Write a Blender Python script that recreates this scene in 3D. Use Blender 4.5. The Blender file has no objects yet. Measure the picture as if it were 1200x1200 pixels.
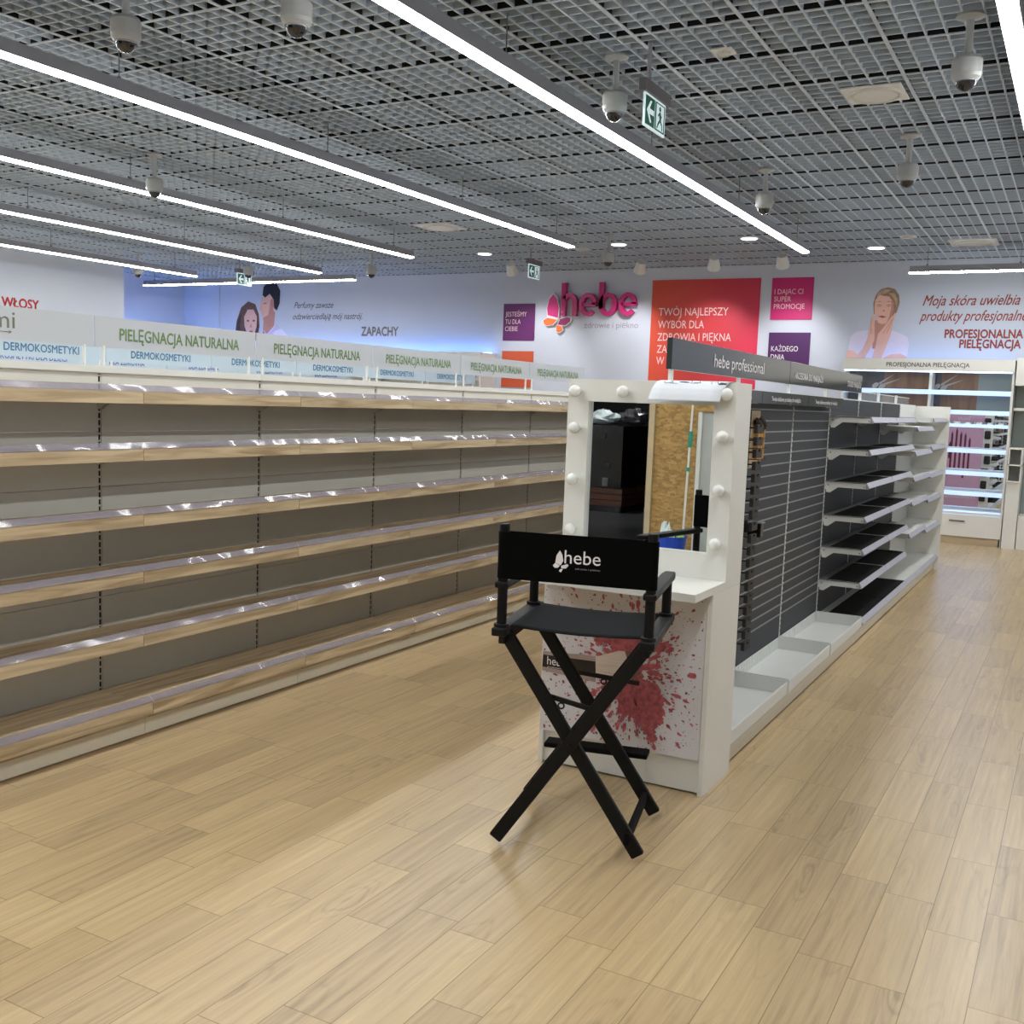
import bpy, bmesh, math, random
from mathutils import Vector, Matrix
C = bpy.context.scene.collection
R = math.radians
random.seed(7)

# ------------------------------------------------------------------ camera, world, exposure
cam_d = bpy.data.cameras.new('camera')
cam = bpy.data.objects.new('camera', cam_d); C.objects.link(cam)
cam_d.sensor_fit = 'HORIZONTAL'; cam_d.sensor_width = 36.0
cam_d.lens = 36.0 * 1227.56 / 1200.0
cam_d.clip_start = 0.05; cam_d.clip_end = 100
YAW, PITCH, ROLL = -0.49785640, -0.10588217, 0.03709484
f_ = Vector((math.sin(YAW)*math.cos(PITCH), math.cos(YAW)*math.cos(PITCH), math.sin(PITCH)))
r0 = Vector((math.cos(YAW), -math.sin(YAW), 0)); u0 = r0.cross(f_)
rr = r0*math.cos(ROLL) + u0*math.sin(ROLL); uu = -r0*math.sin(ROLL) + u0*math.cos(ROLL)
M = Matrix((rr, uu, -f_)).transposed().to_4x4(); M.translation = Vector((0, 0, 1.5))
cam.matrix_world = M
bpy.context.scene.camera = cam
w = bpy.data.worlds.new('world'); bpy.context.scene.world = w; w.use_nodes = True
w.node_tree.nodes['Background'].inputs[0].default_value = (0.75, 0.85, 1.0, 1)
w.node_tree.nodes['Background'].inputs[1].default_value = 0.02
vs = bpy.context.scene.view_settings
vs.view_transform = 'Standard'; vs.look = 'None'; vs.exposure = 0.0; vs.gamma = 1.0; vs.use_curve_mapping = False
LED = 44.0                       # strength of the linear lamps
COOL = 13.0                      # strength of the bluish cabinet strips

# ------------------------------------------------------------------ helpers
def lin(c):
    o = []
    for v in c[:3]:
        v = v/255.0
        o.append(v/12.92 if v <= 0.04045 else ((v+0.055)/1.055)**2.4)
    return (*o, 1.0)
MATS = {}
def mat(name, col, rough=0.5, metal=0.0, emit=0.0, alpha=1.0, vary=0.04, scale=8.0, spec=0.5, bump=0.0, stretch=(1, 1, 1)):
    m = bpy.data.materials.new(name); m.use_nodes = True; nt = m.node_tree; N = nt.nodes; L = nt.links
    b = N['Principled BSDF']
    b.inputs['Roughness'].default_value = rough; b.inputs['Metallic'].default_value = metal
    b.inputs['Specular IOR Level'].default_value = spec
    c = lin(col)
    tc = N.new('ShaderNodeTexCoord'); mp = N.new('ShaderNodeMapping'); mp.inputs['Scale'].default_value = stretch
    nz = N.new('ShaderNodeTexNoise'); nz.inputs['Scale'].default_value = scale; nz.inputs['Detail'].default_value = 4
    L.new(tc.outputs['Object'], mp.inputs[0]); L.new(mp.outputs[0], nz.inputs['Vector'])
    mr = N.new('ShaderNodeMapRange'); mr.inputs['From Min'].default_value = .3; mr.inputs['From Max'].default_value = .7
    mr.inputs['To Min'].default_value = 1-vary; mr.inputs['To Max'].default_value = 1+vary
    L.new(nz.outputs['Fac'], mr.inputs['Value'])
    mx = N.new('ShaderNodeVectorMath'); mx.operation = 'SCALE'; mx.inputs[0].default_value = c[:3]
    L.new(mr.outputs[0], mx.inputs['Scale']); L.new(mx.outputs[0], b.inputs['Base Color'])
    if bump:
        bp = N.new('ShaderNodeBump'); bp.inputs['Strength'].default_value = bump; bp.inputs['Distance'].default_value = .002
        L.new(nz.outputs['Fac'], bp.inputs['Height']); L.new(bp.outputs[0], b.inputs['Normal'])
    if emit:
        b.inputs['Emission Color'].default_value = c; b.inputs['Emission Strength'].default_value = emit
    if alpha < 1: b.inputs['Alpha'].default_value = alpha
    MATS[name] = m; return m

def wood(name, a, bcol, axis=1, rough=.5):
    m = bpy.data.materials.new(name); m.use_nodes = True; nt = m.node_tree; N = nt.nodes; L = nt.links
    b = N['Principled BSDF']; b.inputs['Roughness'].default_value = rough
    tc = N.new('ShaderNodeTexCoord'); mp = N.new('ShaderNodeMapping')
    s = [26, 26, 26]; s[axis] = 1.6; mp.inputs['Scale'].default_value = s
    oi = N.new('ShaderNodeObjectInfo'); ad = N.new('ShaderNodeVectorMath'); ad.operation = 'ADD'
    sc = N.new('ShaderNodeVectorMath'); sc.operation = 'SCALE'; sc.inputs[0].default_value = (7, 13, 5)
    L.new(oi.outputs['Random'], sc.inputs['Scale']); L.new(tc.outputs['Object'], mp.inputs[0])
    L.new(mp.outputs[0], ad.inputs[0]); L.new(sc.outputs[0], ad.inputs[1])
    n1 = N.new('ShaderNodeTexNoise'); n1.inputs['Scale'].default_value = 1.0; n1.inputs['Detail'].default_value = 6; n1.inputs['Distortion'].default_value = 1.2
    L.new(ad.outputs[0], n1.inputs['Vector'])
    cr = N.new('ShaderNodeValToRGB'); cr.color_ramp.elements[0].position = .32; cr.color_ramp.elements[1].position = .62
    cr.color_ramp.elements[0].color = lin(bcol); cr.color_ramp.elements[1].color = lin(a)
    L.new(n1.outputs['Fac'], cr.inputs[0]); L.new(cr.outputs[0], b.inputs['Base Color'])
    MATS[name] = m; return m

def add_glass(name, col, mixf, rough=.12, wave=0.0):
    m = bpy.data.materials.new(name); m.use_nodes = True; nt = m.node_tree; N = nt.nodes; L = nt.links
    b = N['Principled BSDF']; b.inputs['Base Color'].default_value = lin(col); b.inputs['Roughness'].default_value = rough
    b.inputs['Specular IOR Level'].default_value = .8
    tr = N.new('ShaderNodeBsdfTransparent'); ms = N.new('ShaderNodeMixShader'); ms.inputs[0].default_value = mixf
    nz = N.new('ShaderNodeTexNoise'); nz.inputs['Scale'].default_value = 3; bp = N.new('ShaderNodeBump')
    bp.inputs['Strength'].default_value = wave; bp.inputs['Distance'].default_value = .02
    tc = N.new('ShaderNodeTexCoord'); L.new(tc.outputs['Object'], nz.inputs['Vector'])
    L.new(nz.outputs['Fac'], bp.inputs['Height']); L.new(bp.outputs[0], b.inputs['Normal'])
    L.new(tr.outputs[0], ms.inputs[1]); L.new(b.outputs[0], ms.inputs[2])
    L.new(ms.outputs[0], N['Material Output'].inputs['Surface']); MATS[name] = m; return m

def rail_glass(name):
    m = bpy.data.materials.new(name); m.use_nodes = True; nt = m.node_tree; N = nt.nodes; L = nt.links
    b = N['Principled BSDF']; b.inputs['Base Color'].default_value = lin((184, 180, 190)); b.inputs['Roughness'].default_value = .09; b.inputs['Specular IOR Level'].default_value = .75
    nz = N.new('ShaderNodeTexNoise'); nz.inputs['Scale'].default_value = 2.2; nz.inputs['Detail'].default_value = 1.5
    tc = N.new('ShaderNodeTexCoord'); oi = N.new('ShaderNodeObjectInfo'); ad = N.new('ShaderNodeVectorMath'); ad.operation = 'ADD'
    L.new(tc.outputs['Object'], ad.inputs[0]); L.new(oi.outputs['Location'], ad.inputs[1]); L.new(ad.outputs[0], nz.inputs['Vector'])
    bp = N.new('ShaderNodeBump'); bp.inputs['Strength'].default_value = 1.0; bp.inputs['Distance'].default_value = .12
    L.new(nz.outputs['Fac'], bp.inputs['Height']); L.new(bp.outputs[0], b.inputs['Normal'])
    tr = N.new('ShaderNodeBsdfTransparent'); tr.inputs[0].default_value = (.75, .73, .77, 1)
    ms = N.new('ShaderNodeMixShader'); ms.inputs[0].default_value = .34
    L.new(tr.outputs[0], ms.inputs[1]); L.new(b.outputs[0], ms.inputs[2]); L.new(ms.outputs[0], N['Material Output'].inputs['Surface']); MATS[name] = m

class MB:
    def __init__(s): s.v = []; s.f = []; s.m = []
    def face(s, pts, mi=0):
        k = len(s.v); s.v += [tuple(p) for p in pts]; s.f.append(tuple(range(k, k+len(pts)))); s.m.append(mi)
    def box(s, x0, y0, z0, x1, y1, z1, mi=0):
        if x0 > x1: x0, x1 = x1, x0
        if y0 > y1: y0, y1 = y1, y0
        if z0 > z1: z0, z1 = z1, z0
        k = len(s.v)
        s.v += [(x0,y0,z0),(x1,y0,z0),(x1,y1,z0),(x0,y1,z0),(x0,y0,z1),(x1,y0,z1),(x1,y1,z1),(x0,y1,z1)]
        s.f += [(k,k+3,k+2,k+1),(k+4,k+5,k+6,k+7),(k,k+1,k+5,k+4),(k+1,k+2,k+6,k+5),(k+2,k+3,k+7,k+6),(k+3,k,k+4,k+7)]
        s.m += [mi]*6; return s
    def prism(s, pts, d, mi=0):              # polygon pts (3D, planar) extruded by vector d
        n = len(pts); k = len(s.v); d = Vector(d)
        P = [Vector(p) for p in pts]
        nrm = Vector((0, 0, 0))
        for i in range(n): nrm += P[i].cross(P[(i+1) % n])
        if nrm.dot(d) > 0: P = P[::-1]
        s.v += [tuple(p) for p in P] + [tuple(p+d) for p in P]
        s.f.append(tuple(range(k, k+n))); s.f.append(tuple(range(k+2*n-1, k+n-1, -1))); s.m += [mi, mi]
        for i in range(n):
            j = (i+1) % n; s.f.append((k+i, k+n+i, k+n+j, k+j)); s.m.append(mi)
        return s
    def bar(s, p, q, wdt, hgt, up=(0, 0, 1), mi=0):
        p, q, up = Vector(p), Vector(q), Vector(up); d = (q-p).normalized()
        a = d.cross(up).normalized()*wdt/2; b = a.cross(d).normalized()*hgt/2
        s.prism([p-a-b, p+a-b, p+a+b, p-a+b], q-p, mi); return s
    def cyl(s, p, q, ra, rb=None, n=16, mi=0):
        if rb is None: rb = ra
        p, q = Vector(p), Vector(q); d = (q-p).normalized()
        a = d.cross(Vector((0, 0, 1)) if abs(d.z) < .9 else Vector((1, 0, 0))).normalized(); b = d.cross(a)
        k = len(s.v)
        for c, r_ in ((p, ra), (q, rb)):
            for i in range(n):
                t = 2*math.pi*i/n; s.v.append(tuple(c + a*r_*math.cos(t) + b*r_*math.sin(t)))
        for i in range(n):
            j = (i+1) % n; s.f.append((k+i, k+j, k+n+j, k+n+i)); s.m.append(mi)
        s.f.append(tuple(range(k+n-1, k-1, -1))); s.f.append(tuple(range(k+n, k+2*n))); s.m += [mi, mi]; return s
    def lathe(s, c, prof, n=24, mi=0):       # prof: (r, z) list, about vertical axis
        k = len(s.v); c = Vector(c)
        for r_, z in prof:
            for i in range(n):
                t = 2*math.pi*i/n; s.v.append((c.x+r_*math.cos(t), c.y+r_*math.sin(t), c.z+z))
        for a in range(len(prof)-1):
            for i in range(n):
                j = (i+1) % n; s.f.append((k+a*n+i, k+a*n+j, k+(a+1)*n+j, k+(a+1)*n+i)); s.m.append(mi)
        return s
    def sphere(s, c, r_, n=16, mi=0, sc=(1, 1, 1)):
        prof = [(max(1e-4, math.sin(math.pi*i/10))*r_, -math.cos(math.pi*i/10)*r_) for i in range(11)]
        k = len(s.v); s.lathe((0, 0, 0), prof, n, mi)
        s.v[k:] = [(c[0]+x*sc[0], c[1]+y*sc[1], c[2]+z*sc[2]) for x, y, z in s.v[k:]]; return s
    def build(s, name, mats, parent=None, bevel=0, smooth=False):
        me = bpy.data.meshes.new(name); me.from_pydata(s.v, [], s.f)
        if not isinstance(mats, (list, tuple)): mats = [mats]
        for m in mats: me.materials.append(MATS[m] if isinstance(m, str) else m)
        me.polygons.foreach_set('material_index', s.m)
        if smooth: me.polygons.foreach_set('use_smooth', [True]*len(s.f))
        me.update()
        o = bpy.data.objects.new(name, me); C.objects.link(o)
        if parent: o.parent = parent
        if bevel:
            b = o.modifiers.new('bevel', 'BEVEL'); b.width = bevel; b.segments = 2; b.limit_method = 'ANGLE'
        return o
def tag(o, label, cat, group=None):
    o['label'] = label; o['category'] = cat
    if group: o['group'] = group
    return o
def crumple(o, k, seed):
    r_ = random.Random(seed)
    for v in o.data.vertices: v.co *= 1+r_.uniform(-k, k)
    z0 = min(v.co.z for v in o.data.vertices)
    for v in o.data.vertices: v.co.z = max(0.0, v.co.z-z0-.012)
    return o
def struct(o): o['kind'] = 'structure'; return o
def thing(name, label, cat, loc=(0, 0, 0), rz=0, group=None):
    o = bpy.data.objects.new(name, None); C.objects.link(o); o.empty_display_size = .1
    o.location = loc; o.rotation_euler = (0, 0, rz); return tag(o, label, cat, group)
def copy_tree(o, parent=None):
    c = o.copy(); C.objects.link(c); c.parent = parent
    for ch in list(o.children): copy_tree(ch, c)
    return c
def again(o, label, loc, rz=None):
    c = copy_tree(o); c.location = loc; c['label'] = label
    if rz is not None: c.rotation_euler = (0, 0, rz)
    return c

class Plane:                                  # a flat face in the place: origin, right, up
    def __init__(s, o, r, u=(0, 0, 1)):
        s.o, s.r, s.u = Vector(o), Vector(r), Vector(u); s.n = s.r.cross(s.u)
    def p(s, x, y, d=0): return s.o + s.r*x + s.u*y + s.n*d
WALL = Plane((0, 13.85, 0), (1, 0, 0))        # the long end wall, seen from the shop

def lettering(body, pl, x, y, width, mats, parent=None, name='lettering', d=0.0, ext=0.001, bold=0.0, shear=0.0, height=None, align='L', space=1.0):
    """words set on a plane: x,y = left end of baseline, width in metres; height = cap height (squeezes the letters)"""
    cu = bpy.data.curves.new(name, 'FONT'); cu.body = body; cu.shear = shear; cu.resolution_u = 3
    cu.space_line = space; cu.align_x = {'L': 'LEFT', 'C': 'CENTER', 'R': 'RIGHT'}[align]
    t = bpy.data.objects.new('tmp', cu); me = bpy.data.meshes.new_from_object(t)
    bpy.data.objects.remove(t); bpy.data.curves.remove(cu)
    xs = [v.co.x for v in me.vertices]; x0, x1 = min(xs), max(xs)
    sx = width/(x1-x0); sy = sx if height is None else height/0.70
    if bold:                                  # heavier strokes: the same outline set a few times, slightly shifted
        b2 = bmesh.new()
        for ox, oy in ((-bold, 0), (bold, 0), (0, bold), (0, -bold)):
            k = len(b2.verts); b2.from_mesh(me); b2.verts.ensure_lookup_table()
            for v in b2.verts[k:]: v.co.x += ox; v.co.y += oy; v.co.z = .0003*(ox != 0)+.0003*(ox > 0)+.0003*(oy > 0)
        b2.to_mesh(me); b2.free()
    bm = bmesh.new(); bm.from_mesh(me)
    for v in bm.verts:
        v.co = pl.p(x+(v.co.x-x0)*sx, y+v.co.y*sy, d+ext+v.co.z)
    g = bmesh.ops.extrude_face_region(bm, geom=bm.faces[:]) if ext > .003 else None
    if g:
        for e in g['geom']:
            if isinstance(e, bmesh.types.BMVert): e.co -= pl.n*(ext-.0005)
        bmesh.ops.recalc_face_normals(bm, faces=bm.faces[:])
    bm.to_mesh(me); bm.free(); me.name = name; me.materials.clear(); me.materials.append(MATS[mats])
    o = bpy.data.objects.new(name, me); C.objects.link(o)
    if parent: o.parent = parent
    return o
def flat(mb, pl, pts, d0, d1, mi=0):          # thin solid cut-out lying on a plane
    mb.prism([pl.p(x, y, d0) for x, y in pts], pl.n*(d1-d0), mi); return mb
def ell(cx, cy, a, b, n=24, rot=0):
    c, s_ = math.cos(rot), math.sin(rot); o = []
    for i in range(n):
        t = 2*math.pi*i/n; x, y = a*math.cos(t), b*math.sin(t); o.append((cx+x*c-y*s_, cy+x*s_+y*c))
    return o

# ------------------------------------------------------------------ materials
mat('white_melamine', (226, 226, 220), .42, vary=.01)
mat('cream_steel', (208, 209, 203), .45, vary=.015)
mat('cream_kick', (214, 208, 190), .45, vary=.015)
mat('white_steel', (220, 222, 219), .4, vary=.01)
mat('wall_paint', (196, 203, 216), .7, vary=.012, scale=2)
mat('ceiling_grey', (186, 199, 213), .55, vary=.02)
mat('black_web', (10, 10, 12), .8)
mat('void_black', (8, 8, 9), .9)
mat('slot_black', (14, 13, 12), .8)
mat('camera_shell', (166, 169, 169), .4, vary=.02)
mat('camera_dome', (22, 22, 30), .06, spec=.9)
mat('lamp_metal', (150, 151, 158), .4, metal=.15)
mat('wire_grey', (120, 120, 124), .4, metal=.5)
mat('diffuser', (252, 252, 250), .4, emit=LED, vary=0)
mat('downlight_glow', (250, 250, 255), .4, emit=6.0, vary=0)
mat('cool_strip', (110, 162, 255), .4, emit=COOL, vary=0)
mat('cool_strip_strong', (100, 155, 255), .4, emit=COOL*3.2, vary=0)
mat('cool_strip_soft', (130, 175, 255), .4, emit=COOL*.35, vary=0)
mat('shelf_light', (186, 212, 255), .4, emit=.75, vary=0)
mat('header_light', (190, 215, 255), .4, emit=5.0, vary=0)
mat('black_paint', (7, 8, 9), .5, vary=.1, spec=.25)
mat('black_canvas', (5, 6, 6), .95, vary=.1, scale=300, spec=.1)
mat('seat_canvas', (11, 15, 20), .8, vary=.05, scale=14, spec=.18, stretch=(.6, 3, 1))
mat('black_metal', (9, 9, 10), .4, spec=.3)
mat('anthracite', (42, 45, 51), .55, vary=.02)
mat('anthracite_gloss', (50, 52, 55), .12, vary=.02, spec=.6)
mat('rubber_black', (9, 9, 10), .8, spec=.15)
mat('alu_groove', (138, 140, 142), .35, metal=.3)
mat('mirror', (235, 240, 240), .01, metal=1.0, vary=0)
mat('bulb_glass', (236, 238, 234), .15, vary=.01, spec=.7)
mat('paper', (232, 238, 246), .8, vary=.01)
mat('ink', (58, 60, 70), .7)
mat('purple_print', (98, 30, 98), .5, vary=.02)
mat('violet_print', (76, 30, 92), .5, vary=.02)
mat('orange_print', (200, 84, 48), .5, vary=.02)
mat('pink_print', (196, 26, 108), .5, vary=.02)
mat('magenta_gloss', (190, 20, 110), .25, vary=.02)
mat('magenta_dark', (140, 20, 90), .3, vary=.02)
mat('butterfly_pink', (222, 40, 130), .3, vary=.02)
mat('butterfly_orange', (236, 112, 50), .3, vary=.02)
mat('white_letters', (236, 232, 234), .5, vary=0)
mat('pale_letters', (232, 206, 206), .5, vary=0)
mat('grey_letters', (150, 138, 150), .5, vary=0)
mat('green_letters', (112, 140, 88), .5, vary=.02)
mat('blue_letters', (52, 112, 150), .5, vary=.02)
mat('blue_violet_letters', (78, 96, 176), .5, vary=.02)
mat('red_letters', (186, 44, 38), .5, vary=.02)
mat('brown_red_letters', (150, 62, 48), .5, vary=.02)
mat('slate_letters', (92, 96, 104), .5, vary=.02)
mat('taupe_letters', (122, 112, 100), .5, vary=.02)
mat('olive_letters', (110, 116, 96), .5, vary=.02)
mat('skin_print', (226, 180, 162), .6, vary=.05)
mat('skin_deep_print', (192, 136, 120), .6, vary=.05)
mat('hair_grey_print', (150, 122, 100), .6, vary=.2, scale=40)
mat('hair_light_print', (184, 156, 130), .6, vary=.2, scale=40)
mat('hair_brown_print', (104, 74, 60), .6, vary=.25, scale=40)
mat('hair_black_print', (26, 24, 34), .6, vary=.2, scale=40)
mat('hair_deep_print', (72, 48, 40), .6, vary=.2, scale=40)
mat('collar_print', (196, 190, 214), .6)
mat('shirt_print', (222, 214, 232), .6, vary=.03)
mat('lip_print', (160, 70, 80), .6)
mat('line_print', (96, 66, 60), .6)
mat('exit_green', (16, 92, 70), .4, emit=.15, vary=0)
mat('exit_white', (214, 234, 238), .4, emit=.55, vary=0)
mat('exit_grey', (104, 102, 106), .5)
mat('print_white', (214, 212, 216), .5, vary=.02, scale=4)
mat('powder_red', (176, 92, 98), .85, vary=.34, scale=60, stretch=(1, 1, 1))
mat('powder_brown', (140, 80, 78), .8, vary=.15)
mat('brush_black', (24, 18, 20), .3)
mat('brush_metal', (168, 152, 152), .3, metal=.4)
mat('bristle', (214, 200, 186), .7, vary=.15, scale=60, stretch=(.2, 1, 6))
mat('bristle_tip', (120, 84, 80), .7, vary=.15, scale=60)
mat('kraft_card', (206, 182, 146), .7, vary=.05)
mat('brush_wood', (196, 150, 84), .4, vary=.12, scale=30)
mat('brush_dark', (40, 26, 20), .7)
mat('hook_plastic', (60, 57, 54), .6, spec=.2)
mat('grid_black', (16, 15, 15), .5)
mat('mauve_print', (216, 174, 204), .5, vary=.03)
mat('pencil_print', (112, 44, 70), .5, vary=.1)
mat('brown_reflection', (132, 100, 76), .4, vary=.25, scale=5, stretch=(3, 1, .4))  # this and the next three paint what the cabinet mirrors reflect
mat('sage_reflection', (140, 150, 146), .3, vary=.04)
mat('dark_reflection', (86, 82, 84), .3, vary=.25, scale=9)
mat('steel_reflection', (176, 172, 170), .3, metal=.3)
mat('handle_metal', (130, 132, 134), .35, metal=.6)
mat('skirting_wood', (190, 172, 142), .5)
mat('bucket_blue', (20, 70, 190), .35)
mat('bag_white', (225, 235, 235), .4, vary=.1)
mat('bag_green', (150, 200, 80), .4, vary=.1)
mat('pole_white', (230, 230, 226), .4)
mat('pole_green', (30, 150, 130), .5)
mat('frame_grey', (176, 180, 178), .5)
mat('counter_black', (14, 13, 14), .25)
mat('goods_dark', (40, 38, 40), .4, vary=.5, scale=20)
mat('goods_grey', (120, 118, 120), .4, vary=.3, scale=20)
mat('foil_grey', (120, 116, 122), .2, metal=.5, vary=.4, scale=10)
mat('cloth_red', (120, 30, 50), .8, vary=.2)
mat('mall_tile', (60, 60, 62), .35, vary=.2, scale=1.2)
mat('rail_grey', (150, 148, 160), .35)
mat('rail_light', (172, 172, 186), .3)
rail_glass('price_rail')
add_glass('sign_sheet', (196, 201, 207), .88, .4)
add_glass('sign_blue_sheet', (192, 212, 226), .8, .4)
add_glass('clear_plastic', (226, 232, 236), .16, .15)
add_glass('dome_clear', (220, 225, 235), .35, .05)
wood('oak_board', (206, 186, 152), (156, 134, 102), axis=1)
wood('counter_wood', (104, 62, 40), (66, 38, 26), axis=0)

def floor_material():
    m = bpy.data.materials.new('oak_plank_floor'); m.use_nodes = True; nt = m.node_tree; N = nt.nodes; L = nt.links
    b = N['Principled BSDF']
    def math_(op, a, bb=None, c=None):
        n = N.new('ShaderNodeMath'); n.operation = op
        for i, v in enumerate((a, bb, c)):
            if v is None: continue
            if isinstance(v, (int, float)): n.inputs[i].default_value = v
            else: L.new(v, n.inputs[i])
        return n.outputs[0]
    tc = N.new('ShaderNodeTexCoord'); sp = N.new('ShaderNodeSeparateXYZ'); L.new(tc.outputs['Object'], sp.inputs[0])
    xr = math_('DIVIDE', sp.outputs[0], .147); row = math_('FLOOR', xr); fx = math_('FRACT', xr)
    wn = N.new('ShaderNodeTexWhiteNoise'); wn.noise_dimensions = '1D'; L.new(row, wn.inputs['W'])
    yr = math_('ADD', math_('DIVIDE', sp.outputs[1], .585), math_('MULTIPLY', wn.outputs['Value'], 7.3))
    col = math_('FLOOR', yr); fy = math_('FRACT', yr)
    cb = N.new('ShaderNodeCombineXYZ'); L.new(row, cb.inputs[0]); L.new(col, cb.inputs[1])
    w2 = N.new('ShaderNodeTexWhiteNoise'); w2.noise_dimensions = '2D'; L.new(cb.outputs[0], w2.inputs['Vector'])
    # grain
    gx = math_('ADD', math_('MULTIPLY', sp.outputs[0], 46), math_('MULTIPLY', w2.outputs['Value'], 91))
    gy = math_('ADD', math_('MULTIPLY', sp.outputs[1], 1.7), math_('MULTIPLY', w2.outputs['Value'], 37))
    gv = N.new('ShaderNodeCombineXYZ'); L.new(gx, gv.inputs[0]); L.new(gy, gv.inputs[1])
    n1 = N.new('ShaderNodeTexNoise'); n1.inputs['Scale'].default_value = 1; n1.inputs['Detail'].default_value = 9; n1.inputs['Roughness'].default_value = .62; n1.inputs['Distortion'].default_value = .5
    L.new(gv.outputs[0], n1.inputs['Vector'])
    # cathedral figure: stretched noise contoured by a sine
    hx = math_('ADD', math_('MULTIPLY', sp.outputs[0], 9), math_('MULTIPLY', w2.outputs['Value'], 53))
    hy = math_('ADD', math_('MULTIPLY', sp.outputs[1], 1.9), math_('MULTIPLY', w2.outputs['Value'], 29))
    hv = N.new('ShaderNodeCombineXYZ'); L.new(hx, hv.inputs[0]); L.new(hy, hv.inputs[1])
    n2 = N.new('ShaderNodeTexNoise'); n2.inputs['Scale'].default_value = 1; n2.inputs['Detail'].default_value = 1.5
    L.new(hv.outputs[0], n2.inputs['Vector'])
    rings = math_('MULTIPLY_ADD', math_('SINE', math_('MULTIPLY', n2.outputs['Fac'], 75)), .5, .5)
    mask = N.new('ShaderNodeMapRange'); mask.inputs['From Min'].default_value = .5; mask.inputs['From Max'].default_value = .72
    L.new(n2.outputs['Fac'], mask.inputs['Value'])
    figure = math_('MULTIPLY', math_('POWER', rings, 3), math_('MULTIPLY', mask.outputs[0], .3))
    grain = N.new('ShaderNodeMapRange'); grain.inputs['From Min'].default_value = .3; grain.inputs['From Max'].default_value = .7
    L.new(n1.outputs['Fac'], grain.inputs['Value'])
    tone = math_('ADD', math_('MULTIPLY', grain.outputs[0], .62), math_('MULTIPLY', w2.outputs['Value'], .38))
    tone = math_('SUBTRACT', tone, figure)
    cr = N.new('ShaderNodeValToRGB'); e = cr.color_ramp.elements
    e[0].position = .02; e[0].color = lin((158, 136, 104)); e[1].position = 1; e[1].color = lin((212, 189, 146))
    k = e.new(.42); k.color = lin((186, 162, 124)); k = e.new(.7); k.color = lin((197, 173, 132))
    L.new(tone, cr.inputs[0])
    ex = math_('LESS_THAN', math_('MINIMUM', fx, math_('SUBTRACT', 1, fx)), .0085)
    ey = math_('LESS_THAN', math_('MINIMUM', fy, math_('SUBTRACT', 1, fy)), .0022)
    edge = math_('MAXIMUM', ex, ey)
    mx = N.new('ShaderNodeMixRGB'); mx.blend_type = 'MULTIPLY'; mx.inputs[2].default_value = (.34, .30, .27, 1)
    L.new(math_('MULTIPLY', edge, .8), mx.inputs[0]); L.new(cr.outputs[0], mx.inputs[1]); L.new(mx.outputs[0], b.inputs['Base Color'])
    b.inputs['Roughness'].default_value = .29; b.inputs['Specular IOR Level'].default_value = .5
    bp = N.new('ShaderNodeBump'); bp.inputs['Strength'].default_value = .15; bp.inputs['Distance'].default_value = .002
    L.new(math_('SUBTRACT', grain.outputs[0], edge), bp.inputs['Height']); L.new(bp.outputs[0], b.inputs['Normal'])
    MATS['floor'] = m
floor_material()

def gradient_print(name, a, bcol, axis, lo, hi):
    m = bpy.data.materials.new(name); m.use_nodes = True; nt = m.node_tree; N = nt.nodes; L = nt.links
    b = N['Principled BSDF']; b.inputs['Roughness'].default_value = .5
    tc = N.new('ShaderNodeTexCoord'); sp = N.new('ShaderNodeSeparateXYZ'); L.new(tc.outputs['Object'], sp.inputs[0])
    mr = N.new('ShaderNodeMapRange'); mr.inputs['From Min'].default_value = lo; mr.inputs['From Max'].default_value = hi
    L.new(sp.outputs[axis], mr.inputs['Value']); cr = N.new('ShaderNodeValToRGB')
    cr.color_ramp.elements[0].color = lin(a); cr.color_ramp.elements[1].color = lin(bcol)
    L.new(mr.outputs[0], cr.inputs[0]); L.new(cr.outputs[0], b.inputs['Base Color']); MATS[name] = m
gradient_print('red_print', (206, 74, 46), (200, 42, 76), 0, -5.44, -3.92)

def osb_material():
    m = bpy.data.materials.new('osb'); m.use_nodes = True; nt = m.node_tree; N = nt.nodes; L = nt.links
    b = N['Principled BSDF']; b.inputs['Roughness'].default_value = .7
    tc = N.new('ShaderNodeTexCoord'); mp = N.new('ShaderNodeMapping'); mp.inputs['Scale'].default_value = (20, 1, 45); mp.inputs['Rotation'].default_value = (0, .5, 0)
    vo = N.new('ShaderNodeTexVoronoi'); vo.inputs['Scale'].default_value = 1; L.new(tc.outputs['Object'], mp.inputs[0]); L.new(mp.outputs[0], vo.inputs['Vector'])
    nz = N.new('ShaderNodeTexNoise'); nz.inputs['Scale'].default_value = 60; L.new(tc.outputs['Object'], nz.inputs['Vector'])
    cr = N.new('ShaderNodeValToRGB'); cr.color_ramp.elements[0].color = lin((122, 92, 50)); cr.color_ramp.elements[1].color = lin((196, 160, 98))
    sp = N.new('ShaderNodeSeparateColor'); L.new(vo.outputs['Color'], sp.inputs[0])
    ad = N.new('ShaderNodeMath'); ad.operation = 'MULTIPLY_ADD'; ad.inputs[1].default_value = .5; ad.inputs[2].default_value = 0
    L.new(nz.outputs['Fac'], ad.inputs[0]); a2 = N.new('ShaderNodeMath'); a2.operation = 'MULTIPLY_ADD'; a2.inputs[1].default_value = .6
    L.new(sp.outputs[0], a2.inputs[0]); L.new(ad.outputs[0], a2.inputs[2]); L.new(a2.outputs[0], cr.inputs[0]); L.new(cr.outputs[0], b.inputs['Base Color']); MATS['osb'] = m
osb_material()

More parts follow.
